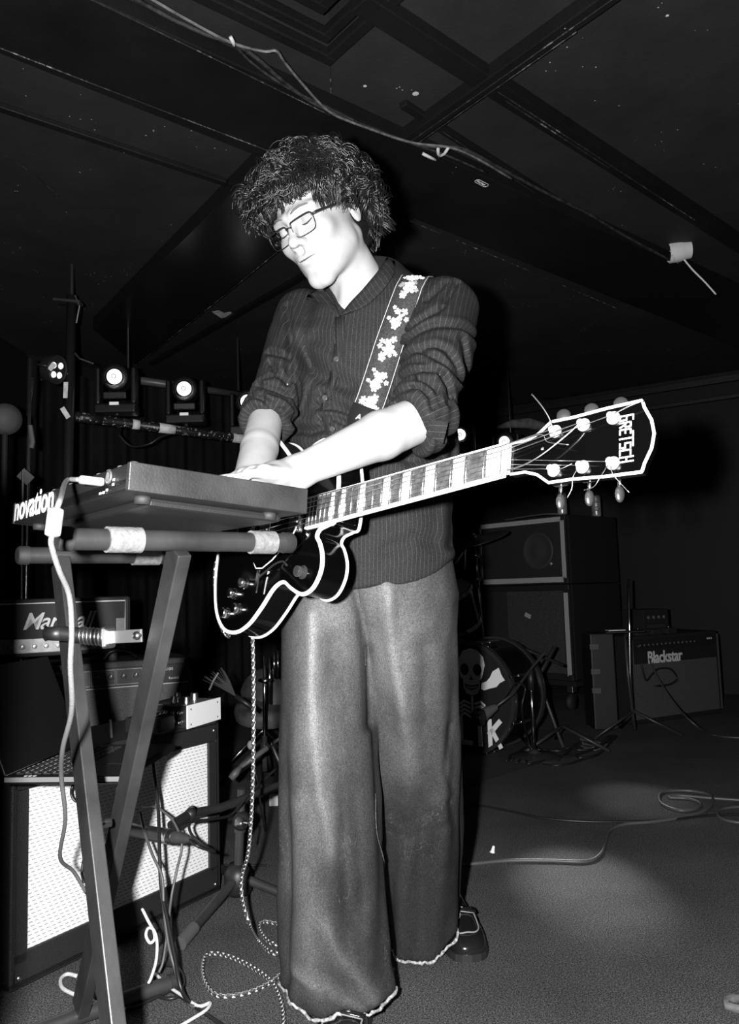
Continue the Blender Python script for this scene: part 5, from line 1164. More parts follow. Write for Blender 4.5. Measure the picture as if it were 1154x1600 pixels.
c1 = cab('upper black speaker cabinet edged all round with grey tape', zm, zt, ((.02, zt-.03, PW-.02, zt-.03, .032), (.02, zm+.03, PW-.02, zm+.03, .036), (.03, zm+.03, .03, zt-.03, .024), (PW-.03, zm+.03, PW-.03, zt-.03, .032)), (PW*.68, (zm+zt)/2), .13)
MB().ball(PP_(PW*.83, zm+.14, .004), .010, 10, 6).build('indicator', GAFF, c1, True)
c2 = cab('lower black speaker cabinet with one strip of grey tape, on casters', z0, zm-.004, ((PW-.03, z0+.03, PW-.03, zm-.06, .034),), (PW*.70, (z0+zm)/2), .15)
MB().box(PP_(PW*.62, (z0+zm)/2+.0, -.004), (PW*.6, .006, (zm-z0)*.86), PR3).build('grille_patch', mat('grille_lighter', .034, .8, noise=(120, .018, .05)), c2)
MB().bar(PP_(PW*.52, z0+.44, .004), PP_(PW*.58, z0+.42, .004), .004, .03).build('tape_scrap', GAFF, c2)
dl = thing('dolly', 'low black wheeled dolly carrying the speaker cabinets', 'dolly', PP_(PW/2, 0, -PDP/2))
MB().box(PP_(PW/2, z0-.021, -PDP/2), (PW+.02, PDP, .036), PR3).build('deck', MATTE, dl, bev=.004)
for x in (.07, PW-.06):
    for n in (-.05, -PDP+.05):
        cs = MB(); cs.box(PP_(x, z0-.06, n), (.05, .05, .05), PR3); o = cs.build('caster_fork', NICKEL, dl, bev=.006); MB().cyl(PP_(x-.016, .055, n+.01), PP_(x+.016, .055, n+.01), .054, n=22).build('wheel', RUBBER, o, True)
CAN = mat('beer_can', .55, .3, .5, noise=(14, .25, .62))
for i, (x, y, nm) in enumerate(((875, 797, 'te'), (940, 800, 'Lite'))):
    p = fl(x, y, zt) if False else None
for (s_, n_, lab) in ((PW-.06, -.05, 'white beer can near the front edge of the upper speaker cabinet'), (PW-.03, -.42, 'white beer can further back on the upper speaker cabinet')):
    p = PP_(s_, zt, n_); cn = thing('beer_can', lab, 'can', p, 'beer cans on the speaker stack')
    autosmooth(MB().lathe([(.024, 0), (.031, .006), (.033, .012), (.033, .138), (.030, .148), (.027, .151), (.0255, .149)], p, (0, 0, 1), 22).build('can_body', CAN, cn), 40)
    MB().lathe([(.0258, .1495), (.0001, .1490)], p, (0, 0, 1), 18, False).build('lid', NICKEL, cn)
    MB().tube([p+nv(.008*math.cos(t), .008*math.sin(t), .152) for t in np.linspace(0, 5.8, 9)], .0012, 5).build('tab', NICKEL, cn)
    toc = unit(nv(-p[0], -p[1], 0)); rt = nv(-toc[1], toc[0], 0)
    lettering('lettering', 'Lite', .034, p+toc*.0335-rt*.026+nv(0, 0, .095), rt, (0, 0, 1), mat('can_ink', .02, .5), cn, .0008, .0008)
    MB().lathe([(.017, 0), (.017, .0012)], p+toc*.0325+nv(0, 0, .055), toc, 20).build('badge', mat('can_ink', .02, .5), cn); MB().lathe([(.011, 0), (.011, .0016)], p+toc*.0325+nv(0, 0, .055), toc, 20).build('badge_centre', mat('can_badge', .3, .5), cn)
cable('loose_cable', [PP_(PW*.3, zt+.006, -.03), PP_(PW*.5, zt+.012, -.02), PP_(PW*.75, zt+.02, -.06), PP_(PW*.9, zt+.008, -.12)], .006, CABLEG, label='short grey cable lying on top of the speaker stack')

# ------------------------------------------------------------------ drum kit
dN = unit(nv(-.64, -.77, .0)); dC = at(727, 1093, 4.12); dC[2] = max(dC[2], .285); DR = .283; dX = unit(np.cross(nv(0, 0, 1), dN)); dX = dX if dX[0] > 0 else -dX
bd = thing('bass_drum', 'black bass drum with a skull and white letters on its front head', 'drum', (dC[0], dC[1], 0))
autosmooth(MB().lathe([(DR-.006, 0), (DR-.006, -.30), (DR-.02, -.30)], dC-dN*.01, dN, 48).build('shell', mat('drum_shell', .003, .25), bd), 40)
HEADM = mat('drum_head', .018, .35)
MB().lathe([(DR-.014, 0), (.0001, .001)], dC, dN, 48, False).build('front_head', HEADM, bd)
for off in (.0, -.29): autosmooth(MB().lathe([(DR-.014, .006), (DR+.004, .008), (DR+.006, -.004), (DR+.004, -.026), (DR-.006, -.026)], dC+dN*off, dN, 48, False).build('hoop', mat('hoop_black', .03, .2, coat=.4), bd), 40)
for i in range(8):
    a = 2*math.pi*(i+.5)/8; e = dX*math.cos(a)+nv(0, 0, 1)*math.sin(a); lg = MB().bar(dC+e*(DR+.010)-dN*.06, dC+e*(DR+.010)-dN*.16, .018, .018, e).build('lug', CHROME, bd, bev=.004)
    MB().cyl(dC+e*(DR+.014)+dN*.012, dC+e*(DR+.014)-dN*.07, .0035, n=8).build('tension_rod', CHROME, lg, True)
    MB().bar(dC+e*(DR+.008)+dN*.010, dC+e*(DR+.008)-dN*.02, .016, .012, e).build('claw_hook', CHROME, lg, bev=.002)
PRN = mat('head_print', .80, .7)
def drumart(name, poly, h=.0022, m=PRN): return MB().prism([(a+.045, b) for a, b in poly], dC, dX, nv(0, 0, 1), dN, h-.0012, h).build(name, m, bd)
skull = [(-.075, .195), (-.05, .232), (-.005, .247), (.035, .238), (.070, .205), (.078, .165), (.066, .125), (.058, .098), (.045, .088), (.044, .05), (.028, .020), (-.004, .010), (-.036, .020), (-.052, .05), (-.054, .088), (-.066, .098), (-.076, .125), (-.084, .165)]
drumart('skull_print', skull)
INK = HEADM
for cx in (-.042, .034): drumart('eye_socket', [(cx+.025*math.cos(t), .140+.030*math.sin(t)) for t in np.linspace(0, 2*math.pi, 15)[:-1]], .0034, INK)
drumart('nose_hole', [(-.015, .088), (-.004, .112), (.007, .088)], .0034, INK); drumart('mouth_gap', [(-.045, .068), (-.004, .060), (.040, .070), (.034, .052), (-.004, .036), (-.040, .050)], .0034, INK)
drumart('mouth_teeth', [(-.036, .058), (-.004, .052), (.032, .060), (.030, .054), (-.004, .046), (-.034, .053)], .0040)
drumart('shoulder_flame', [(.055, .075), (.085, .085), (.105, .105), (.122, .135), (.158, .155), (.172, .120), (.190, .095), (.160, .080), (.140, .060), (.100, .050), (.070, .040), (.050, .045)])
for s in (-1, 1):
    for i in range(4): drumart('rib_print', [(s*.012-.004, -.025-.022*i), (s*.05-.004, -.012-.02*i), (s*.078-.004, -.032-.020*i), (s*.072-.004, -.042-.020*i), (s*.05-.004, -.024-.02*i), (s*.012-.004, -.036-.022*i)])
drumart('spine_print', [(-.010, .008), (.002, .008), (.002, -.115), (-.010, -.115)])
strokes('CLIK', dC+dX*(-.118)+nv(0, 0, -.225)+dN*.002, dX, nv(0, 0, 1), .115, .055, .030, .024, PRN, bd, dN, .0012)
for s in (-1, 1): MB().tube([dC+dX*s*.20-dN*.14+nv(0, 0, -.17), dC+dX*s*.37-dN*.06-nv(0, 0, dC[2]-.012)], .009, 8).build('spur', CHROME, bd, True)
# kick microphone on a round-base stand
km_ = thing('kick_microphone', 'egg-shaped dark microphone in front of the skull bass drum', 'microphone', at(752, 1120, 3.72))
kp = at(748, 1120, 3.72); kd = unit(at(775, 1105, 3.78)-kp)
MB().ball(kp, (.036, .034, .042), 20, 12).build('grille_ball', mat('ball_black', .02, .22, coat=.5), km_, True)
autosmooth(MB().lathe([(.030, .02), (.026, .05), (.018, .09), (.014, .11)], kp, kd, 18).build('handle', mat('mic_grey2', .10, .4), km_), 40)
ks = thing('round_base_stand', 'short stand with a round iron base holding the kick microphone', 'microphone stand', fl(835, 1186))
kb0 = fl(835, 1186)
autosmooth(MB().lathe([(.125, 0), (.125, .012), (.11, .02), (.03, .03), (.018, .045), (.001, .046)], kb0, (0, 0, 1), 32).build('base', mat('iron_base', .03, .35), ks), 40)
ktop = at(829, 1046, kb0[1]); ktop = nv(kb0[0], kb0[1], ktop[2])
MB().cyl(kb0+nv(0, 0, .03), ktop, .009, n=12).build('pole', CHROME, ks, True); MB().cyl(ktop-nv(0, 0, .10), ktop-nv(0, 0, .0), .016, n=14).build('clutch', BLACK, ks, True)
MB().tube([kp+kd*.09, at(800, 1085, 3.8), ktop, at(852, 1018, 3.95)], .007, 8).build('boom_arm', STEEL, ks, True)
cable('loose_cable', [kp+kd*.11, at(795, 1080, 3.82), at(805, 1068, 3.85), at(820, 1075, 3.88), at(815, 1110, 3.88)]+[fl(826, 1160, .05)]+flp([(840, 1190), (880, 1195), (930, 1180)], .006), .005, CABLE, label='black lead from the kick microphone to the floor')
b2 = thing('boom_mic_stand', 'black boom stand reaching across behind the skull bass drum', 'microphone stand', fl(905, 1150))
bb = fl(880, 1172); MB().tube([at(768, 998, 4.45), at(800, 1006, 4.42), at(880, 1040, 4.38)], .009, 8).build('boom_arm', STEEL, b2, True)
MB().cyl(at(786, 1006, 4.43), at(792, 1085, 4.43), .008, n=10).build('rod', CHROME, b2, True); MB().cyl(at(780, 1002, 4.44), at(790, 1012, 4.40), .022, n=14).build('clamp', CHROME, b2, True)
MB().tube([bb+nv(0, 0, .01), at(840, 1060, 4.42), at(866, 1010, 4.40)], .010, 8).build('pole', STEEL, b2, True)
for q in ((-.22, -.1), (.2, -.12), (.02, .25)): MB().tube([bb+nv(0, 0, .12), bb+nv(q[0], q[1], .012)], .009, 8).build('leg', STEEL, b2, True)
# cymbal on a chrome stand
cs_ = thing('cymbal_stand', 'chrome cymbal stand beside the bass drum', 'stand', fl(752, 1150)); cq = at(742, 842, 4.80); cbp = nv(cq[0]+.03, cq[1]+.02, 0)
MB().tube([cbp+nv(0, 0, .3), at(746, 905, 4.80), at(742, 852, 4.80)], [.012, .010, .006], 10).build('pole', CHROME, cs_, True)
for z in (905, 868): MB().ball(at(746 if z == 905 else 744, z, 4.79), (.022, .02, .016), 10, 6).build('wing_clamp', CHROME, cs_, True)
for q in ((-.25, -.1), (.22, -.15), (.03, .28)): MB().tube([cbp+nv(0, 0, .32), cbp+nv(q[0], q[1], .012)], .009, 8).build('leg', CHROME, cs_, True)
cyd = unit(nv(.20, -.02, 1)-0*dN); cya = unit(at(805, 823, 4.55)-at(708, 852, 4.55)); cyn = unit(nv(0, 0, 1)-cya*cya[2]-nv(0, .16, 0))
autosmooth(MB().lathe([(.001, .026), (.03, .022), (.045, .010), (.12, .004), (.205, -.010), (.205, -.0115), (.04, .006), (.001, .02)], cq, cyn, 40, False).build('cymbal', mat('cymbal_bronze', .35, .28, .9, noise=(80, .2, .4)), None), 40)
tag(bpy.data.objects['cymbal'], 'thin bronze cymbal tilted on its stand in front of the speakers', 'cymbal')
MB().lathe([(.012, .02), (.012, .035), (.004, .037), (.004, .055)], cq, cyn, 10).build('wing_nut', CHROME, bpy.data.objects['cymbal'], True)
tm = thing('tom_drum', 'dark rack tom above the bass drum', 'drum', at(712, 960, 4.35)); tc = at(700, 950, 4.4); tn_ = unit(nv(-.25, -.35, .9))
autosmooth(MB().lathe([(.15, .10), (.15, -.10)], tc, tn_, 32).build('shell', mat('drum_shell', .014, .2), tm), 40)
for h in (.10, -.10): autosmooth(MB().lathe([(.148, h+.012), (.158, h+.012), (.160, h-.012), (.150, h-.012)], tc, tn_, 32, False).build('hoop', CHROME, tm), 40)
MB().lathe([(.148, .105), (.0001, .106)], tc, tn_, 32, False).build('batter_head', mat('tom_head', .25, .6), tm)
for i in range(6):
    a = i*math.pi/3; e = unit(np.cross(tn_, nv(1, 0, 0))); e2 = np.cross(tn_, e); q = tc+(e*math.cos(a)+e2*math.sin(a))*.158; MB().cyl(q+tn_*.1, q-tn_*.1, .004, n=8).build('tension_rod', CHROME, tm)
MB().tube([at(710, 882, 4.0), at(722, 865, 4.0), at(727, 858, 4.0), at(725, 890, 4.02)], .006, 8).build('tom_microphone_bracket', NICKEL, tm, True)
# drum hardware seen left of the jeans
hh = thing('drum_hardware_stand', 'chrome drum hardware rods standing behind the hanging braided cable', 'stand', fl(413, 1235))
hb = fl(414, 1235); hy = hb[1]
for x, y0_, y1_, r_ in ((413, 1024, 1150, .008), (421, 1026, 1100, .005), (428, 1018, 1060, .007), (434, 1016, 1060, .006)):
    MB().cyl(at(x, y0_, hy), at(x, y1_, hy), r_, n=12).build('rod', CHROME, hh, True)
MB().tube([at(404, 1063, hy), at(413, 1064, hy-.01), at(424, 1062, hy)], [.006, .014, .006], 8).build('wing_nut', CHROME, hh, True)
MB().tube([at(413, 1150, hy), hb+nv(0, 0, .08)], .012, 10).build('tube', STEEL, hh, True)
for q in ((-.22, -.08), (.22, -.08), (0, .24)): MB().tube([hb+nv(0, 0, .2), hb+nv(q[0], q[1], .01)], .010, 8).build('leg', STEEL, hh, True)
GB = mat('grey_vinyl', .06, .6, noise=(16, .03, .09))
dt = thing('drum_throne', 'round grey padded drum stool behind the hanging cable', 'stool', fl(412, 1200)); tb_ = at(412, 1112, 3.9)
autosmooth(MB().lathe([(.001, .045), (.10, .045), (.135, .03), (.145, .0), (.135, -.035), (.001, -.04)], tb_, (.1, -.2, 1), 28).build('seat', GB, dt), 60)
MB().cyl((tb_[0], tb_[1], .12), tb_-nv(0, 0, .03), .014, n=12).build('post', CHROME, dt, True)
for q in ((-.2, -.1), (.2, -.1), (0, .22)): MB().tube([(tb_[0], tb_[1], .2), (tb_[0]+q[0], tb_[1]+q[1], .012)], .010, 8).build('leg', CHROME, dt, True)
autosmooth(MB().lathe([(.001, .03), (.11, .028), (.13, .0), (.11, -.028), (.001, -.03)], at(408, 1086, 3.95), (-.5, -.85, .25), 28).build('backrest', GB, dt), 60)
fbm = thing('wire_brush', 'fan of thin dark wires with a bound middle beside the effects box', 'brush', at(340, 1070, 3.0))
fw = at(368, 1088, 3.0)
for i in range(18):
    a = i/17; e = at(316+a*34, 1062-a*18+24*(1-a)*0, 3.0); MB().tube([fw, fw+(e-fw)*.5+nv(0, .0, .004), e+nv(0, 0, .01*math.sin(i))], .0014, 4).build('wire', mat('wire_grey', .08, .4, .6), fbm)
MB().tube([at(327, 1078, 3.0), at(333, 1064, 2.995), at(341, 1051, 3.0)], .004, 6).build('binding_band', mat('wire_band', .12, .5), fbm); MB().tube([fw, fw+(fw-at(333, 1064, 3.0))*.9], .010, 8).build('handle', BLACK, fbm, True)
bt = thing('beater_arm', 'grey rod with a flat paddle end lying behind the braided cable', 'stand arm', at(400, 1185, 2.9))
MB().tube([at(375, 1200, 2.88), at(392, 1187, 2.9), at(418, 1168, 2.92)], [.006, .010, .010], 8).build('rod', mat('rod_grey', .09, .5), bt, True); MB().tube([at(360, 1217, 2.86), at(368, 1208, 2.87), at(376, 1198, 2.88)], [.012, .014, .007], 8).build('paddle', mat('rod_grey', .09, .5), bt, True)
MB().ball(at(424, 1163, 2.92), .009, 10, 6).build('joint', CHROME, bt, True); MB().tube([at(424, 1163, 2.92), at(470, 1130, 2.98)], .007, 8).build('rod', STEEL, bt, True)
MB().tube([at(424, 1163, 2.92), nv(at(424, 1163, 2.92)[0]+.1, 3.05, .0)], .008, 8).build('support_leg', STEEL, bt, True)
tag(MB().ball(at(392, 1164, 2.8), (.014, .014, .016), 12, 8).build('felt_beater', mat('felt', .22, .9), None, True), 'small grey felt beater ball behind the hanging braided cable', 'beater')
MB().tube([at(392, 1164, 2.8), nv(at(392, 1164, 2.8)[0]+.03, 2.9, .006)], .004, 6).build('shaft', CHROME, bpy.data.objects['felt_beater'], True)
bpw = fl(428, 1258); tag(MB().box(bpw+nv(0, 0, .02), (.035, .03, .04)).build('paper_box', PAPER, None, bev=.002), 'little white paper box on the floor beside the jeans', 'box')
tag(MB().box(fl(366, 1135)+nv(-.1, .4, .10), (.34, .22, .20)).build('equipment_case', mat('case_dark', .02, .6, noise=(20, .012, .03)), None, bev=.01), 'low dark equipment case behind the microphone stand', 'case')
MB().box(fl(366, 1135)+nv(-.1, .4, .10)+nv(-.08, -.113, .03), (.07, .006, .02)).build('latch', mat('label_silver', .5, .4), bpy.data.objects['equipment_case'])
# rug under the drums
RUG = mat('drum_rug', .014, .95, noise=(70, .008, .022), bump=(220, .6))
rg = [fl(x, y) for x, y in ((560, 1262), (745, 1226), (965, 1158), (820, 1080))]; rg[3] = nv(rg[2][0]-.9, rg[2][1]+1.0, 0); rg.append(nv(rg[0][0]-.7, rg[0][1]+.7, 0))
MB().add([p+nv(0, 0, .007) for p in rg]+[p+nv(0, 0, .0005) for p in rg], [tuple(range(5)), tuple(range(9, 4, -1))]+[(i, (i+1) % 5, (i+1) % 5+5, i+5) for i in range(5)]).build('drum_rug', RUG)
tag(bpy.data.objects['drum_rug'], 'thin dark rug spread under the drum kit', 'rug')
for i in range(5):
    r2 = random.Random(40+i); cable('loose_cable', flp([(790+i*8, 1190+r2.uniform(-6, 6)), (830, 1165+i*7), (870+i*6, 1178+r2.uniform(-9, 9)), (905, 1160+i*6), (935, 1172+r2.uniform(-8, 8)), (950+i*3, 1150)], .014), .006, CABLE, label='black leads tangled on the drum rug', group='leads tangled on the drum rug')
pp2 = [fl(x, y, .012) for x, y in ((905, 1152), (953, 1163), (930, 1172), (912, 1170))]; tag(MB().add(pp2+[p-nv(0, 0, .003) for p in pp2], [(0,1,2,3),(7,6,5,4),(0,4,5,1),(1,5,6,2),(2,6,7,3),(3,7,4,0)]).build('set_list_paper', mat('paper_grey', .20, .8), None), 'grey sheet of paper lying on the floor by the leads', 'paper')

# ------------------------------------------------------------------ block-letter amplifier and gear
sL, sR = fl(992, 1134), fl(1130, 1114); SD = unit(sR-sL); SW = np.linalg.norm(sR-sL); SN = nv(SD[1], -SD[0], 0); SR3 = np.stack([SD, -SN, nv(0, 0, 1)], 1); SH = at(1117, 985, sR[1])[2]
def SP(x, h, n=0.): return sL+SD*x+SN*n+nv(0, 0, h)
a3 = thing('guitar_amplifier', 'dark combo amplifier with white block-letter name beside the speaker stack', 'amplifier', SP(SW/2, 0, -.14))
MB().box(SP(SW/2, SH/2, -.15), (SW, .28, SH), SR3).build('cabinet', MATTE, a3, bev=.008)
MB().box(SP(SW/2, SH*.37, -.006), (SW-.06, .012, SH*.62), SR3).build('grille_cloth', mat('grille_grey', .055, .8, noise=(220, .035, .075)), a3)
MB().box(SP(SW/2, SH-.055, -.006), (SW-.05, .014, .065), SR3).build('control_panel', mat('panel_black', .014, .4), a3)
for i in range(14): MB().lathe([(.011, 0), (.009, .014), (.0001, .015)], SP(.07+.036*i, SH-.055, .002), SN, 12).build('knob', mat('knob_dark', .03, .35), a3, True)
for i in range(3): MB().box(SP(SW-.10+.016*i, SH-.045, .003), (.012 if i == 0 else .006, .004, .010), SR3).build('switch', mat('switch_white', .5, .5), a3)
tb0 = at(1021, 1030, sL[1]); lettering('name_badge', 'Blackstar', .100, SP(.130, SH-.165, .004), SD, (0, 0, 1), mat('badge_white', .55, .5), a3, .003, .0022, 0, .82, .98)
for x in (.012, SW-.012): MB().bar(SP(x, .03, .002), SP(x, SH-.02, .002), .004, .012, SD).build('edge_trim', mat('edge_metal', .20, .4, .7), a3)
gx = thing('effects_rack', 'small dark rack unit sitting on the block-letter amplifier', 'rack unit', SP(.35, SH, -.14))
MB().box(SP(.34, SH+.075, -.195), (.22, .18, .15), SR3).build('case', MATTE, gx, bev=.004)
for i in range(4): MB().lathe([(.014, 0), (.012, .012), (.0001, .013)], SP(.27+.045*i, SH+.10, -.105), SN, 14).build('knob', mat('knob_mid', .06, .4), gx, True)
MB().box(SP(.34, SH+.04, -.105), (.16, .004, .03), SR3).build('display', mat('display', .03, .2), gx)
for i in range(3):
    pdl = MB().box(SP(.10+.13*i, SH+.018, -.05), (.085, .10, .034), SR3).build('effects_pedal', mat('pedal_dark', .02, .4), None, bev=.004); tag(pdl, ('small dark pedal nearest the music stand on the block-letter amplifier', 'middle one of three small dark pedals on the block-letter amplifier', 'small dark pedal farthest from the music stand on the block-letter amplifier')[i], 'pedal', 'pedals on the block-letter amplifier')
    MB().lathe([(.006, 0), (.005, .010), (.0001, .011)], SP(.10+.13*i, SH+.035, -.03), (0, 0, 1), 10).build('foot_switch', CHROME, pdl, True)
cable('loose_cable', [SP(.05, SH-.06, .012), at(1007, 1012, 4.9), at(1018, 1040, 4.8), at(1035, 1072, 4.6), at(1058, 1105, 4.35), at(1085, 1132, 4.1)]+flp([(1112, 1148), (1140, 1152), (1190, 1154)], .006), .0048, CABLEG, label='grey lead curving from the block-letter amplifier to the floor')
cable('loose_cable', [SP(.06, SH-.17, .02), SP(.09, SH-.26, .02), SP(.14, SH-.23, .02), SP(.20, SH-.20, .02), SP(.30, SH-.21, .02), SP(.35, SH-.27, .02), SP(.28, SH-.30, .02), SP(.16, SH-.30, .02)], .006, CABLE, label='black lead looped over the block-letter amplifier grille')
fc = thing('equipment_case', 'upright black case with three grey tags beside the block-letter amplifier', 'case', fl(945, 1130)); f_a, f_b = fl(930, 1142), fl(968, 1141)
fd_ = unit(f_b-f_a); fn_ = nv(fd_[1], -fd_[0], 0); fw_ = np.linalg.norm(f_b-f_a); fR = np.stack([fd_, -fn_, nv(0, 0, 1)], 1); fh = at(934, 990, f_a[1])[2]
MB().box((f_a+f_b)/2-fn_*.12+nv(0, 0, fh/2), (fw_, .22, fh), fR).build('body', mat('case_black', .007, .5), fc, bev=.008)
for y in (1011, 1050, 1080): p = at(932, y, f_a[1]-.02); MB().box(f_a+fd_*.02+fn_*-.006+nv(0, 0, p[2]), (.05, .008, .03), fR).build('tag', mat('tag_grey', .07, .8), fc)
mt_ = thing('music_stand', 'thin stand with a white sheet on its narrow tray beside the block-letter amplifier', 'stand', fl(990, 1152)); mb_ = fl(992, 1152); my = mb_[1]
MB().tube([mb_+nv(0, 0, .04), at(981, 1060, my), at(976, 992, my)], .009, 8).build('pole', STEEL, mt_, True)
MB().tube([at(988, 1125, my+.05), at(984, 1050, my+.05), at(983, 985, my+.05), at(981, 905, my+.05)], [.010, .009, .008, .007], 8).build('upper_rod', CHROME, mt_, True)
MB().bar(at(943, 988, my), at(1002, 986, my), .10, .006).build('tray', BLACK, mt_, bev=.001); MB().bar(at(948, 985, my-.03), at(974, 984, my-.03), .07, .004).build('sheet', PAPER, mt_)
for q in ((-.24, -.06), (.24, -.05), (0, .25)): MB().tube([mb_+nv(0, 0, .14), mb_+nv(q[0], q[1], .01)], .008, 8).build('leg', STEEL, mt_, True)

# ------------------------------------------------------------------ floor cables on the right
cable('loose_cable', flp([(690, 1352), (735, 1350), (790, 1345), (860, 1345), (915, 1346), (938, 1335), (946, 1315), (952, 1298), (975, 1288), (1020, 1284), (1060, 1278), (1098, 1268), (1113, 1254), (1108, 1242), (1080, 1236), (1045, 1236), (1030, 1242), (1034, 1256), (1060, 1266), (1085, 1264), (1094, 1256), (1075, 1248), (1045, 1246), (1060, 1243), (1110, 1247), (1180, 1252)], .006), .0058, CABLEG, label='grey cable snaking over the carpet into a round coil')
cable('loose_cable', flp([(735, 1256), (790, 1266), (840, 1277), (900, 1283), (970, 1284), (1040, 1281), (1110, 1274), (1190, 1272)], .005), .0045, CABLE, label='thin black cable running straight across the carpet')
cable('loose_cable', flp([(1190, 1262), (1150, 1261), (1126, 1265), (1121, 1274), (1135, 1282), (1165, 1286), (1200, 1284)], .006), .0055, CABLEG, label='end loop of cable on the carpet beyond the round coil')
cable('loose_cable', flp([(420, 1353), (400, 1352), (360, 1352), (300, 1350)], .005), .0035, CABLE, label='thin lead lying flat behind the boom stand legs')
sp_ = fl(769, 1332); tag(MB().lathe([(.010, 0), (.006, .006), (.004, .02), (.0001, .022)], sp_, (.25, 0, 1), 9).build('plastic_scrap', WHITEP, None, True), 'tiny white plastic scrap on the carpet by the back loafer', 'scrap')
tag(MB().tube([fl(x, y, .005) for x, y in ((1170, 1580), (1150, 1576), (1137, 1572), (1134, 1564), (1142, 1560), (1165, 1561))], [.008, .009, .008, .008, .009, .008], 7).build('tape_loop', mat('tape_scrap', .10, .8, noise=(50, .05, .15)), None, True), 'crumpled loop of grey tape on the carpet', 'tape')
tag(MB().box(fl(843, 1278)+nv(0, 0, .002), (.012, .008, .004)).build('paper_scrap', PAPER, None), 'tiny paper fleck on the carpet near the black cable', 'scrap')

# ------------------------------------------------------------------ stage lights on a pipe
PAINT = mat('chipped_pipe', .02, .4); k = NT(PAINT); o3 = k.obj(); k.col(k.rng(k.math('GREATER_THAN', k.noise(o3, 70, 4, .7), .60), 0., 1., .012, .42))
pa, pb = at(112, 650, 3.72), at(455, 696, 4.35); pe = at(800, 735, 5.5)
pipe = thing('lighting_pipe', 'chipped black lighting pipe with white tape bands across the stage', 'pipe', (pa+pb)/2)
MB().cyl(pa, pb, .024, n=18).build('tube', PAINT, pipe, True); MB().cyl(pb, pe, .024, n=18).build('tube', mat('pipe_black', .015, .4), pipe, True)
for u_, v_, m in ((.02, .12, PAINT), (.245, .275, WHTAPE), (.36, .43, WHTAPE), (.70, .98, mat('pipe_white', .50, .6, noise=(50, .35, .6)))): MB().cyl(pa+(pb-pa)*u_, pa+(pb-pa)*v_, .0248, n=18).build('tape_band', m, pipe, True)
for u_ in (.0, 1.): q = pa+(pb-pa)*u_; MB().cyl(q, (q[0], q[1], CZ-.002), .006, n=8).build('drop_rod', mat('pipe_black', .015, .4), pipe, True)
q = pe; MB().cyl(q, (q[0], q[1], CZ-.002), .008, n=8).build('drop_rod', mat('pipe_black', .015, .4), pipe, True)
cable('loose_cable', [pa+(pb-pa)*.19-nv(0, 0, .02), at(185, 678, 3.9), at(205, 697, 3.95), at(232, 694, 4.0), at(250, 683, 4.0), pa+(pb-pa)*.42-nv(0, 0, .02)], .006, CABLE, label='black lead drooping under the lighting pipe')
cnd0, cnd1 = at(200, 592, 4.3), at(372, 616, 4.75)
tag(MB().cyl(cnd0, cnd1, .022, n=14).build('conduit', mat('conduit_grey', .07, .4), None, True), 'grey conduit tube running behind the moving lights', 'pipe')
for q in (cnd0, cnd1): MB().cyl(q, (q[0], q[1], CZ), .008, n=8).build('hanger', BLACK, bpy.data.objects['conduit'])
LENS = mat('lit_lens', .9, .15, emit=1.6)
def moving_head(px, py, Y, sc_, label, aim=(0.05, -1, -.10)):
    S = .78*sc_; c = at(px, py, Y); ax = unit(aim); t = thing('moving_head_light', label, 'stage light', c, 'moving head stage lights along the pipe')
    X = unit(np.cross(ax, nv(0, 0, 1))); Z = np.cross(X, ax); FB_ = mat('fixture_black', .008, .4)
    R3 = np.stack([X, ax, Z], 1); RB = np.stack([X, unit(nv(ax[0], ax[1], 0)), nv(0, 0, 1)], 1)
    def lt(prof, o, n=26, close=False): return MB().lathe([(r*S, h*S) for r, h in prof], o, ax, n, close)
    autosmooth(lt([(.001, -.13), (.055, -.125), (.075, -.10), (.085, -.05), (.088, .0), (.080, .045), (.066, .055), (.058, .056), (.056, .045)], c-ax*.058*S).build('lamp_head', FB_, t), 40)
    autosmooth(lt([(.046, -.002), (.047, .004), (.038, .012), (.02, .017), (.0001, .018)], c-ax*.012*S, 24, True).build('lens', LENS, t), 60)
    autosmooth(lt([(.016, .0), (.016, .003), (.011, .003), (.011, .0)], c+ax*.006*S, 16).build('lens_ring', mat('lens_core', .5, .3), t), 40)
    MB().tube([c+(X*.050-Z*.043-ax*.002)*S, c+(X*.022-Z*.062)*S, c-Z*.066*S, c+(-X*.022-Z*.062)*S, c+(-X*.050-Z*.043-ax*.002)*S], [.002*S, .008*S, .012*S, .008*S, .002*S], 6).build('lens_lip', mat('lip_grey', .16, .35), t, True)
    for s in (-1, 1): MB().box(c+(X*s*.108-nv(0, 0, .055)-ax*.07)*S, (.030*S, .10*S, .23*S), RB).build('yoke_arm', FB_, t, bev=.010)
    bs = c+(-nv(0, 0, .20)-ax*.07)*S; MB().box(bs, (.25*S, .13*S, .06*S), RB).build('base', FB_, t, bev=.010)
    MB().box(bs+(nv(0, 0, .025)+unit(nv(ax[0], ax[1], 0))*.068)*S, (.055*S, .004, .018*S), RB).build('display', mat('display_lit', .5, .4, emit=.35), t)
    MB().box(c+(-Z*.115-ax*.01)*S, (.14*S, .03*S, .045*S), R3).build('front_lip', mat('fixture_grey', .014, .4), t, bev=.006)
    MB().tube([bs-nv(0, 0, .03)*S, nv(bs[0], bs[1], pipe_z(bs)+.02)], .014, 8).build('clamp', FB_, t)
    return t
def pipe_z(p):
    a, b = (pa, pb) if p[0] < pb[0] else (pb, pe); return float(np.interp(p[0], [a[0], b[0]], [a[2], b[2]]))
moving_head(178, 588, 3.72, 1, 'moving head light over the taped end of the pipe')
moving_head(287, 607, 3.95, 1, 'moving head light over the middle of the pipe')
moving_head(386, 627, 4.15, 1, 'moving head light half hidden by the rolled sleeve')
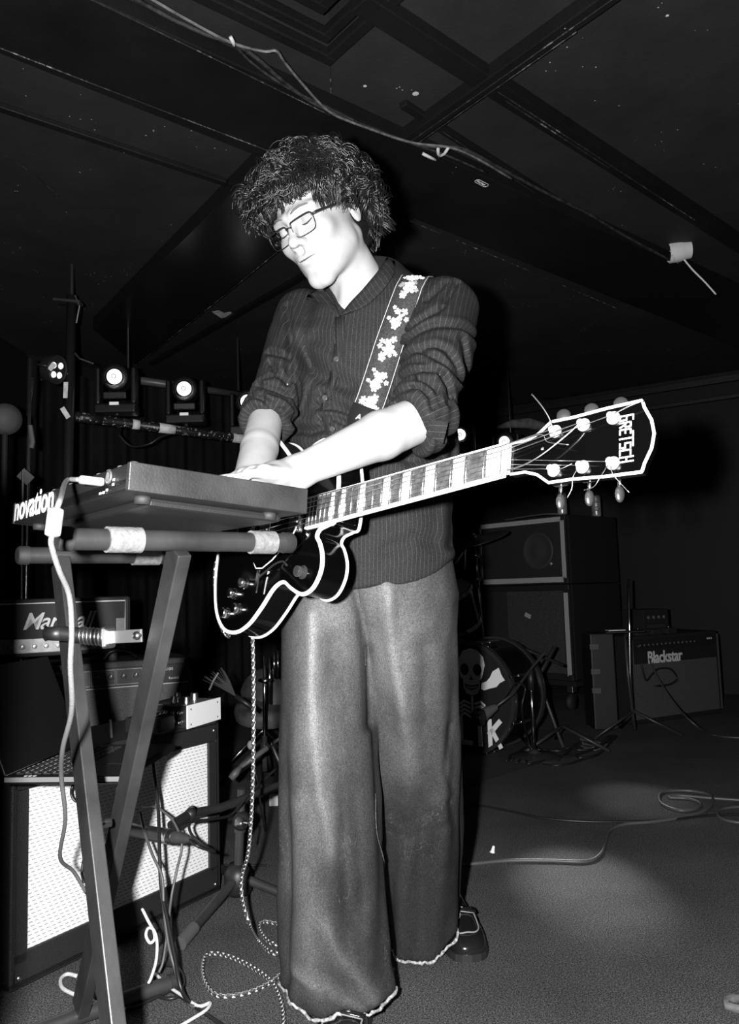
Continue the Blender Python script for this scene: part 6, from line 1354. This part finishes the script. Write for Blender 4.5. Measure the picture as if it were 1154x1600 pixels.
moving_head(718, 679, 5.0, 1, 'moving head light close beside the sleeve tab and guitar neck', (-.15, -1, -.1))
moving_head(787, 690, 5.25, 1, 'moving head light peeping over the guitar nut', (-.5, -1, -.15))
for o_, tg, e_, an_ in ((at(718, 679, 5.0)+nv(-.02, -.16, -.03), fl(915, 1385), 700, 9), (at(787, 690, 5.25)+nv(-.06, -.16, -.03), fl(1000, 1250), 130, 11)):
    lamp('moving_head_beam', 'SPOT', o_, e_, .03, tg, an_, 1.)
# dark ledge object behind the nut
lg_ = at(830, 668, 5.5); tag(MB().tube([at(776, 668, 5.5), at(800, 662, 5.5), at(825, 661, 5.5), at(845, 666, 5.5), at(868, 671, 5.5)], [.01, .03, .04, .035, .01], 8).build('cloth_roll', mat('grey_cloth', .09, .9, noise=(30, .05, .13)), None, True), 'grey rolled cloth tied up on the pipe behind the guitar nut', 'cloth')
# LED par light and taped pole at the left
pole = thing('light_pole', 'dark vertical pole with white tape strips carrying the small lamp', 'pole', nv(*at(108, 690, 3.6)[:2], 0)); pt, pbm = at(112, 462, 3.6), at(101, 690, 3.6)
MB().cyl(nv(pbm[0], pbm[1], 0.), nv(pt[0], pt[1], pt[2]), .022, n=14).build('tube', mat('pipe_black', .015, .4), pole, True); MB().cyl(nv(pt[0], pt[1], pt[2]), nv(pt[0], pt[1], CZ), .010, n=8).build('drop_rod', mat('pipe_black', .015, .4), pole)
MB().bar(at(103, 597, 3.57), at(102, 622, 3.57), .002, .020, (1, 0, 0)).build('tape_strip', WHTAPE, pole); MB().bar(at(97, 637, 3.57), at(107, 653, 3.57), .002, .022, (1, 0, 1)).build('tape_strip', WHTAPE, pole)
MB().bar(at(86, 470, 3.6), at(127, 474, 3.6), .05, .012).build('top_plate', STEEL, pole); MB().tube([at(117, 462, 3.58), at(124, 478, 3.58), at(119, 505, 3.58)], .005, 6).build('safety_wire', NICKEL, pole); MB().tube([at(117, 552, 3.58), at(124, 560, 3.58), at(146, 568, 3.6)], .004, 6).build('safety_wire', NICKEL, pole)
pr = thing('led_par_light', 'small flat lamp with white lenses clamped to the taped pole', 'stage light', at(90, 580, 3.45)); pc_ = at(90, 578, 3.45); pn = unit(nv(.93, -.30, -.25)); pX = unit(np.cross(pn, nv(0, 0, 1))); pY = np.cross(pn, pX)
autosmooth(MB().lathe([(.03, -.05), (.06, -.035), (.066, .0), (.064, .010), (.058, .010), (.056, .004), (.001, .004)], pc_-pn*.01, pn, 28).build('housing', mat('par_black', .015, .4), pr), 40)
for i, (a_, b_) in enumerate(((.014, .025), (.025, -.014), (-.018, -.022), (-.022, .020))): MB().lathe([(.015, 0), (.012, .005), (.0001, .007)], pc_+pX*a_+pY*b_-pn*.004, pn, 14).build('lens', mat('par_lens', .9, .2, emit=.9), pr, True)
MB().tube([pc_-pn*.08, at(104, 578, 3.6)], .008, 8).build('clamp_arm', BLACK, pr, True); MB().tube([pc_-pX*.072, pc_-pX*.072-pn*.06, pc_-pn*.08, pc_+pX*.072-pn*.06, pc_+pX*.072], .006, 6).build('bracket', BLACK, pr, True); MB().bar(at(77, 578, 3.4), at(85, 568, 3.4), .002, .022, (1, 0, 1)).build('label', PAPER, pr)
# objects at the far left edge
ls = thing('light_stand', 'thin chrome twin-rod stand near the taped pole', 'stand', nv(*at(46, 700, 3.2)[:2], 0)); q0, q1 = at(47, 560, 3.2), at(42, 652, 3.2)
MB().cyl(nv(q1[0], q1[1], 0), q0, .007, n=8).build('rod', NICKEL, ls, True); MB().cyl(at(50, 590, 3.22), at(44, 650, 3.22), .008, n=8).build('rod', NICKEL, ls, True); MB().tube([at(47, 665, 3.2), at(51, 690, 3.2), at(49, 700, 3.2)], .010, 6).build('tape_flag', mat('flag_grey', .09, .8), ls)
hl_ = thing('practice_pad', 'grey rounded pad on a dark post near the taped pole', 'pad', at(15, 655, 2.9)); c_ = at(8, 655, 2.9)
autosmooth(MB().lathe([(.001, .035), (.035, .03), (.058, .014), (.058, -.02), (.04, -.035), (.001, -.04)], c_, (.5, -.8, -.2), 24).build('pad', mat('pad_grey', .035, .7), hl_), 60); MB().cyl((c_[0], c_[1], 0), c_-nv(0, 0, .03), .010, n=8).build('post', MATTE, hl_)
tag(MB().bar(at(32, 738, 2.9), at(48, 752, 2.9), .004, .04).build('grey_flag', mat('flag_grey', .09, .8), None), 'small grey cloth flag hanging below the grey pad', 'flag')
MB().cyl(at(36, 736, 2.9), nv(at(36, 736, 2.9)[0], 2.9, 0), .006, n=8).build('pole', STEEL, bpy.data.objects['grey_flag'])

# ------------------------------------------------------------------ on the ceiling: cables, socket, sticker
SZ = CZ-.05
CW = mat('painted_wire', .02, .5, noise=(40, .008, .05)); CWL = mat('pale_wire', .12, .5, noise=(30, .03, .2))
def cw(pts, z=SZ-.008): return [fl(x, y, z) for x, y in pts]
grp = 'wires stapled along the boxed soffit'
cable('ceiling_wire', cw([(180, -20), (260, 25), (325, 55), (365, 68), (400, 90), (440, 125), (480, 155), (530, 180), (600, 208), (660, 228), (720, 232), (780, 262), (850, 300), (920, 335), (970, 365), (1030, 398), (1055, 410)]), .006, CW, label='dark painted wire bundle stapled along the soffit', group=grp)
cable('ceiling_wire', cw([(205, -20), (300, 35), (360, 66), (410, 80), (432, 80), (445, 98), (480, 140), (515, 175), (560, 195), (640, 222), (700, 230), (740, 245), (800, 280)], SZ-.014), .0042, CWL, label='pale wire sagging from the soffit edge', group=grp)
cable('ceiling_wire', cw([(365, 68), (390, 95), (430, 125), (470, 148), (520, 172), (600, 210), (690, 240), (760, 270)], SZ-.010), .004, CW, label='thin dark wire beside the pale sagging wire', group=grp)
for (a, b, c) in (((660, 240), (672, 246), (680, 250)), ((684, 232), (684, 240), (688, 246)), ((700, 231), (694, 240), (686, 245)), ((360, 58), (364, 66), (366, 72)), ((1050, 400), (1056, 408), (1060, 412))):
    o = MB().tube(cw([a, b, c], SZ-.018), .0055, 6).build('wire_clip', mat('clip_white', .55, .7), None, True); tag(o, 'torn white tape tab holding the soffit wires', 'tape', 'white tape tabs on the soffit wires')
sk = thing('ceiling_socket', 'white round socket with a dangling white wire fixed to the soffit', 'socket', fl(1060, 392, SZ)); sp0 = fl(1056, 404, SZ)-nv(0, 0, 0); skc = at(1060, 392, sp0[1]-.02)
sx_ = unit(nv(.9, -.1, .1)); autosmooth(MB().lathe([(.045, -.05), (.050, -.045), (.052, .0), (.046, .02), (.044, .05), (.036, .054), (.034, .03)], skc, sx_, 26, False).build('socket_body', mat('socket_white', .62, .5), sk), 40)
MB().lathe([(.034, .03), (.0001, .028)], skc, sx_, 18, False).build('socket_hole', BLACK, sk); MB().cyl(skc+nv(0, 0, .03), nv(skc[0], skc[1], SZ+.02), .014, n=10).build('mount', mat('socket_white', .62, .5), sk)
cable('wire', [skc+sx_*.02-nv(0, 0, .045), at(1082, 422, skc[1]), at(1100, 440, skc[1]), at(1118, 460, skc[1]+.02)], .0042, mat('wire_white', .6, .5), sk)
stc = fl(752, 285, SZ); sx1 = unit(fl(766, 292, SZ)-fl(739, 278, SZ)); sy1 = nv(-sx1[1], sx1[0], 0); W1, H1 = .036, .014
sy1 = -sy1 if (fl(752, 270, SZ)-stc)@sy1 < 0 else sy1
def rr_poly(w_, h_, r): return [(sx*(w_-r)+r*math.cos(a), sy*(h_-r)+r*math.sin(a)) for sx, sy, a0 in ((1, 1, 0), (-1, 1, 1), (-1, -1, 2), (1, -1, 3)) for a in np.linspace(a0*math.pi/2, a0*math.pi/2+math.pi/2, 5)]
stk = MB().prism(rr_poly(W1, H1, .010), stc-nv(0, 0, .002), sx1, sy1, nv(0, 0, -1), 0, .001).build('ceiling_sticker', mat('sticker_black', .01, .4), None); tag(stk, 'small rounded black sticker with white letters on the soffit', 'sticker')
rp = rr_poly(W1-.003, H1-.003, .009); MB().tube([stc+sx1*a+sy1*b-nv(0, 0, .0032) for a, b in rp], .0009, 4, closed=True).build('outline', WHITEP, stk)
lettering('lettering', 'VonHaus', .0165, stc-nv(0, 0, .0034)-sx1*.0275-sy1*.005, sx1, sy1, WHITEP, stk, .0004, .0004, 0, .80)
bl_ = fl(505, -6, CZ+.14); sm = thing('ceiling_lamp', 'small bright white ceiling lamp inside the coffer', 'ceiling lamp', bl_); autosmooth(MB().lathe([(.001, -.03), (.022, -.026), (.032, -.006), (.032, .02)], bl_, (0, 0, 1), 24).build('cover', mat('lamp_cover', .75, .4), sm), 60)

# ------------------------------------------------------------------ unseen speaker-shaped blocker added to keep the flash off the far left
mn = thing('speaker_cabinet', 'waist-high black speaker-shaped box added out of view to block the flash', 'speaker', (-.52, .36, 0)); mbx = (-.52, .36)
MB().box((-.52, .36, .475), (.42, .40, .95)).build('cabinet', MATTE, mn, bev=.008)
MB().box((-.52, .565, .49), (.36, .012, .82)).build('grille', mat('speaker_grille', .016, .7), mn)
for x in (-.70, -.34):
    for y in (.18, .54): MB().lathe([(.02, -.012), (.024, 0)], (x, y, .0125), (0, 0, 1), 12).build('rubber_foot', RUBBER, mn)
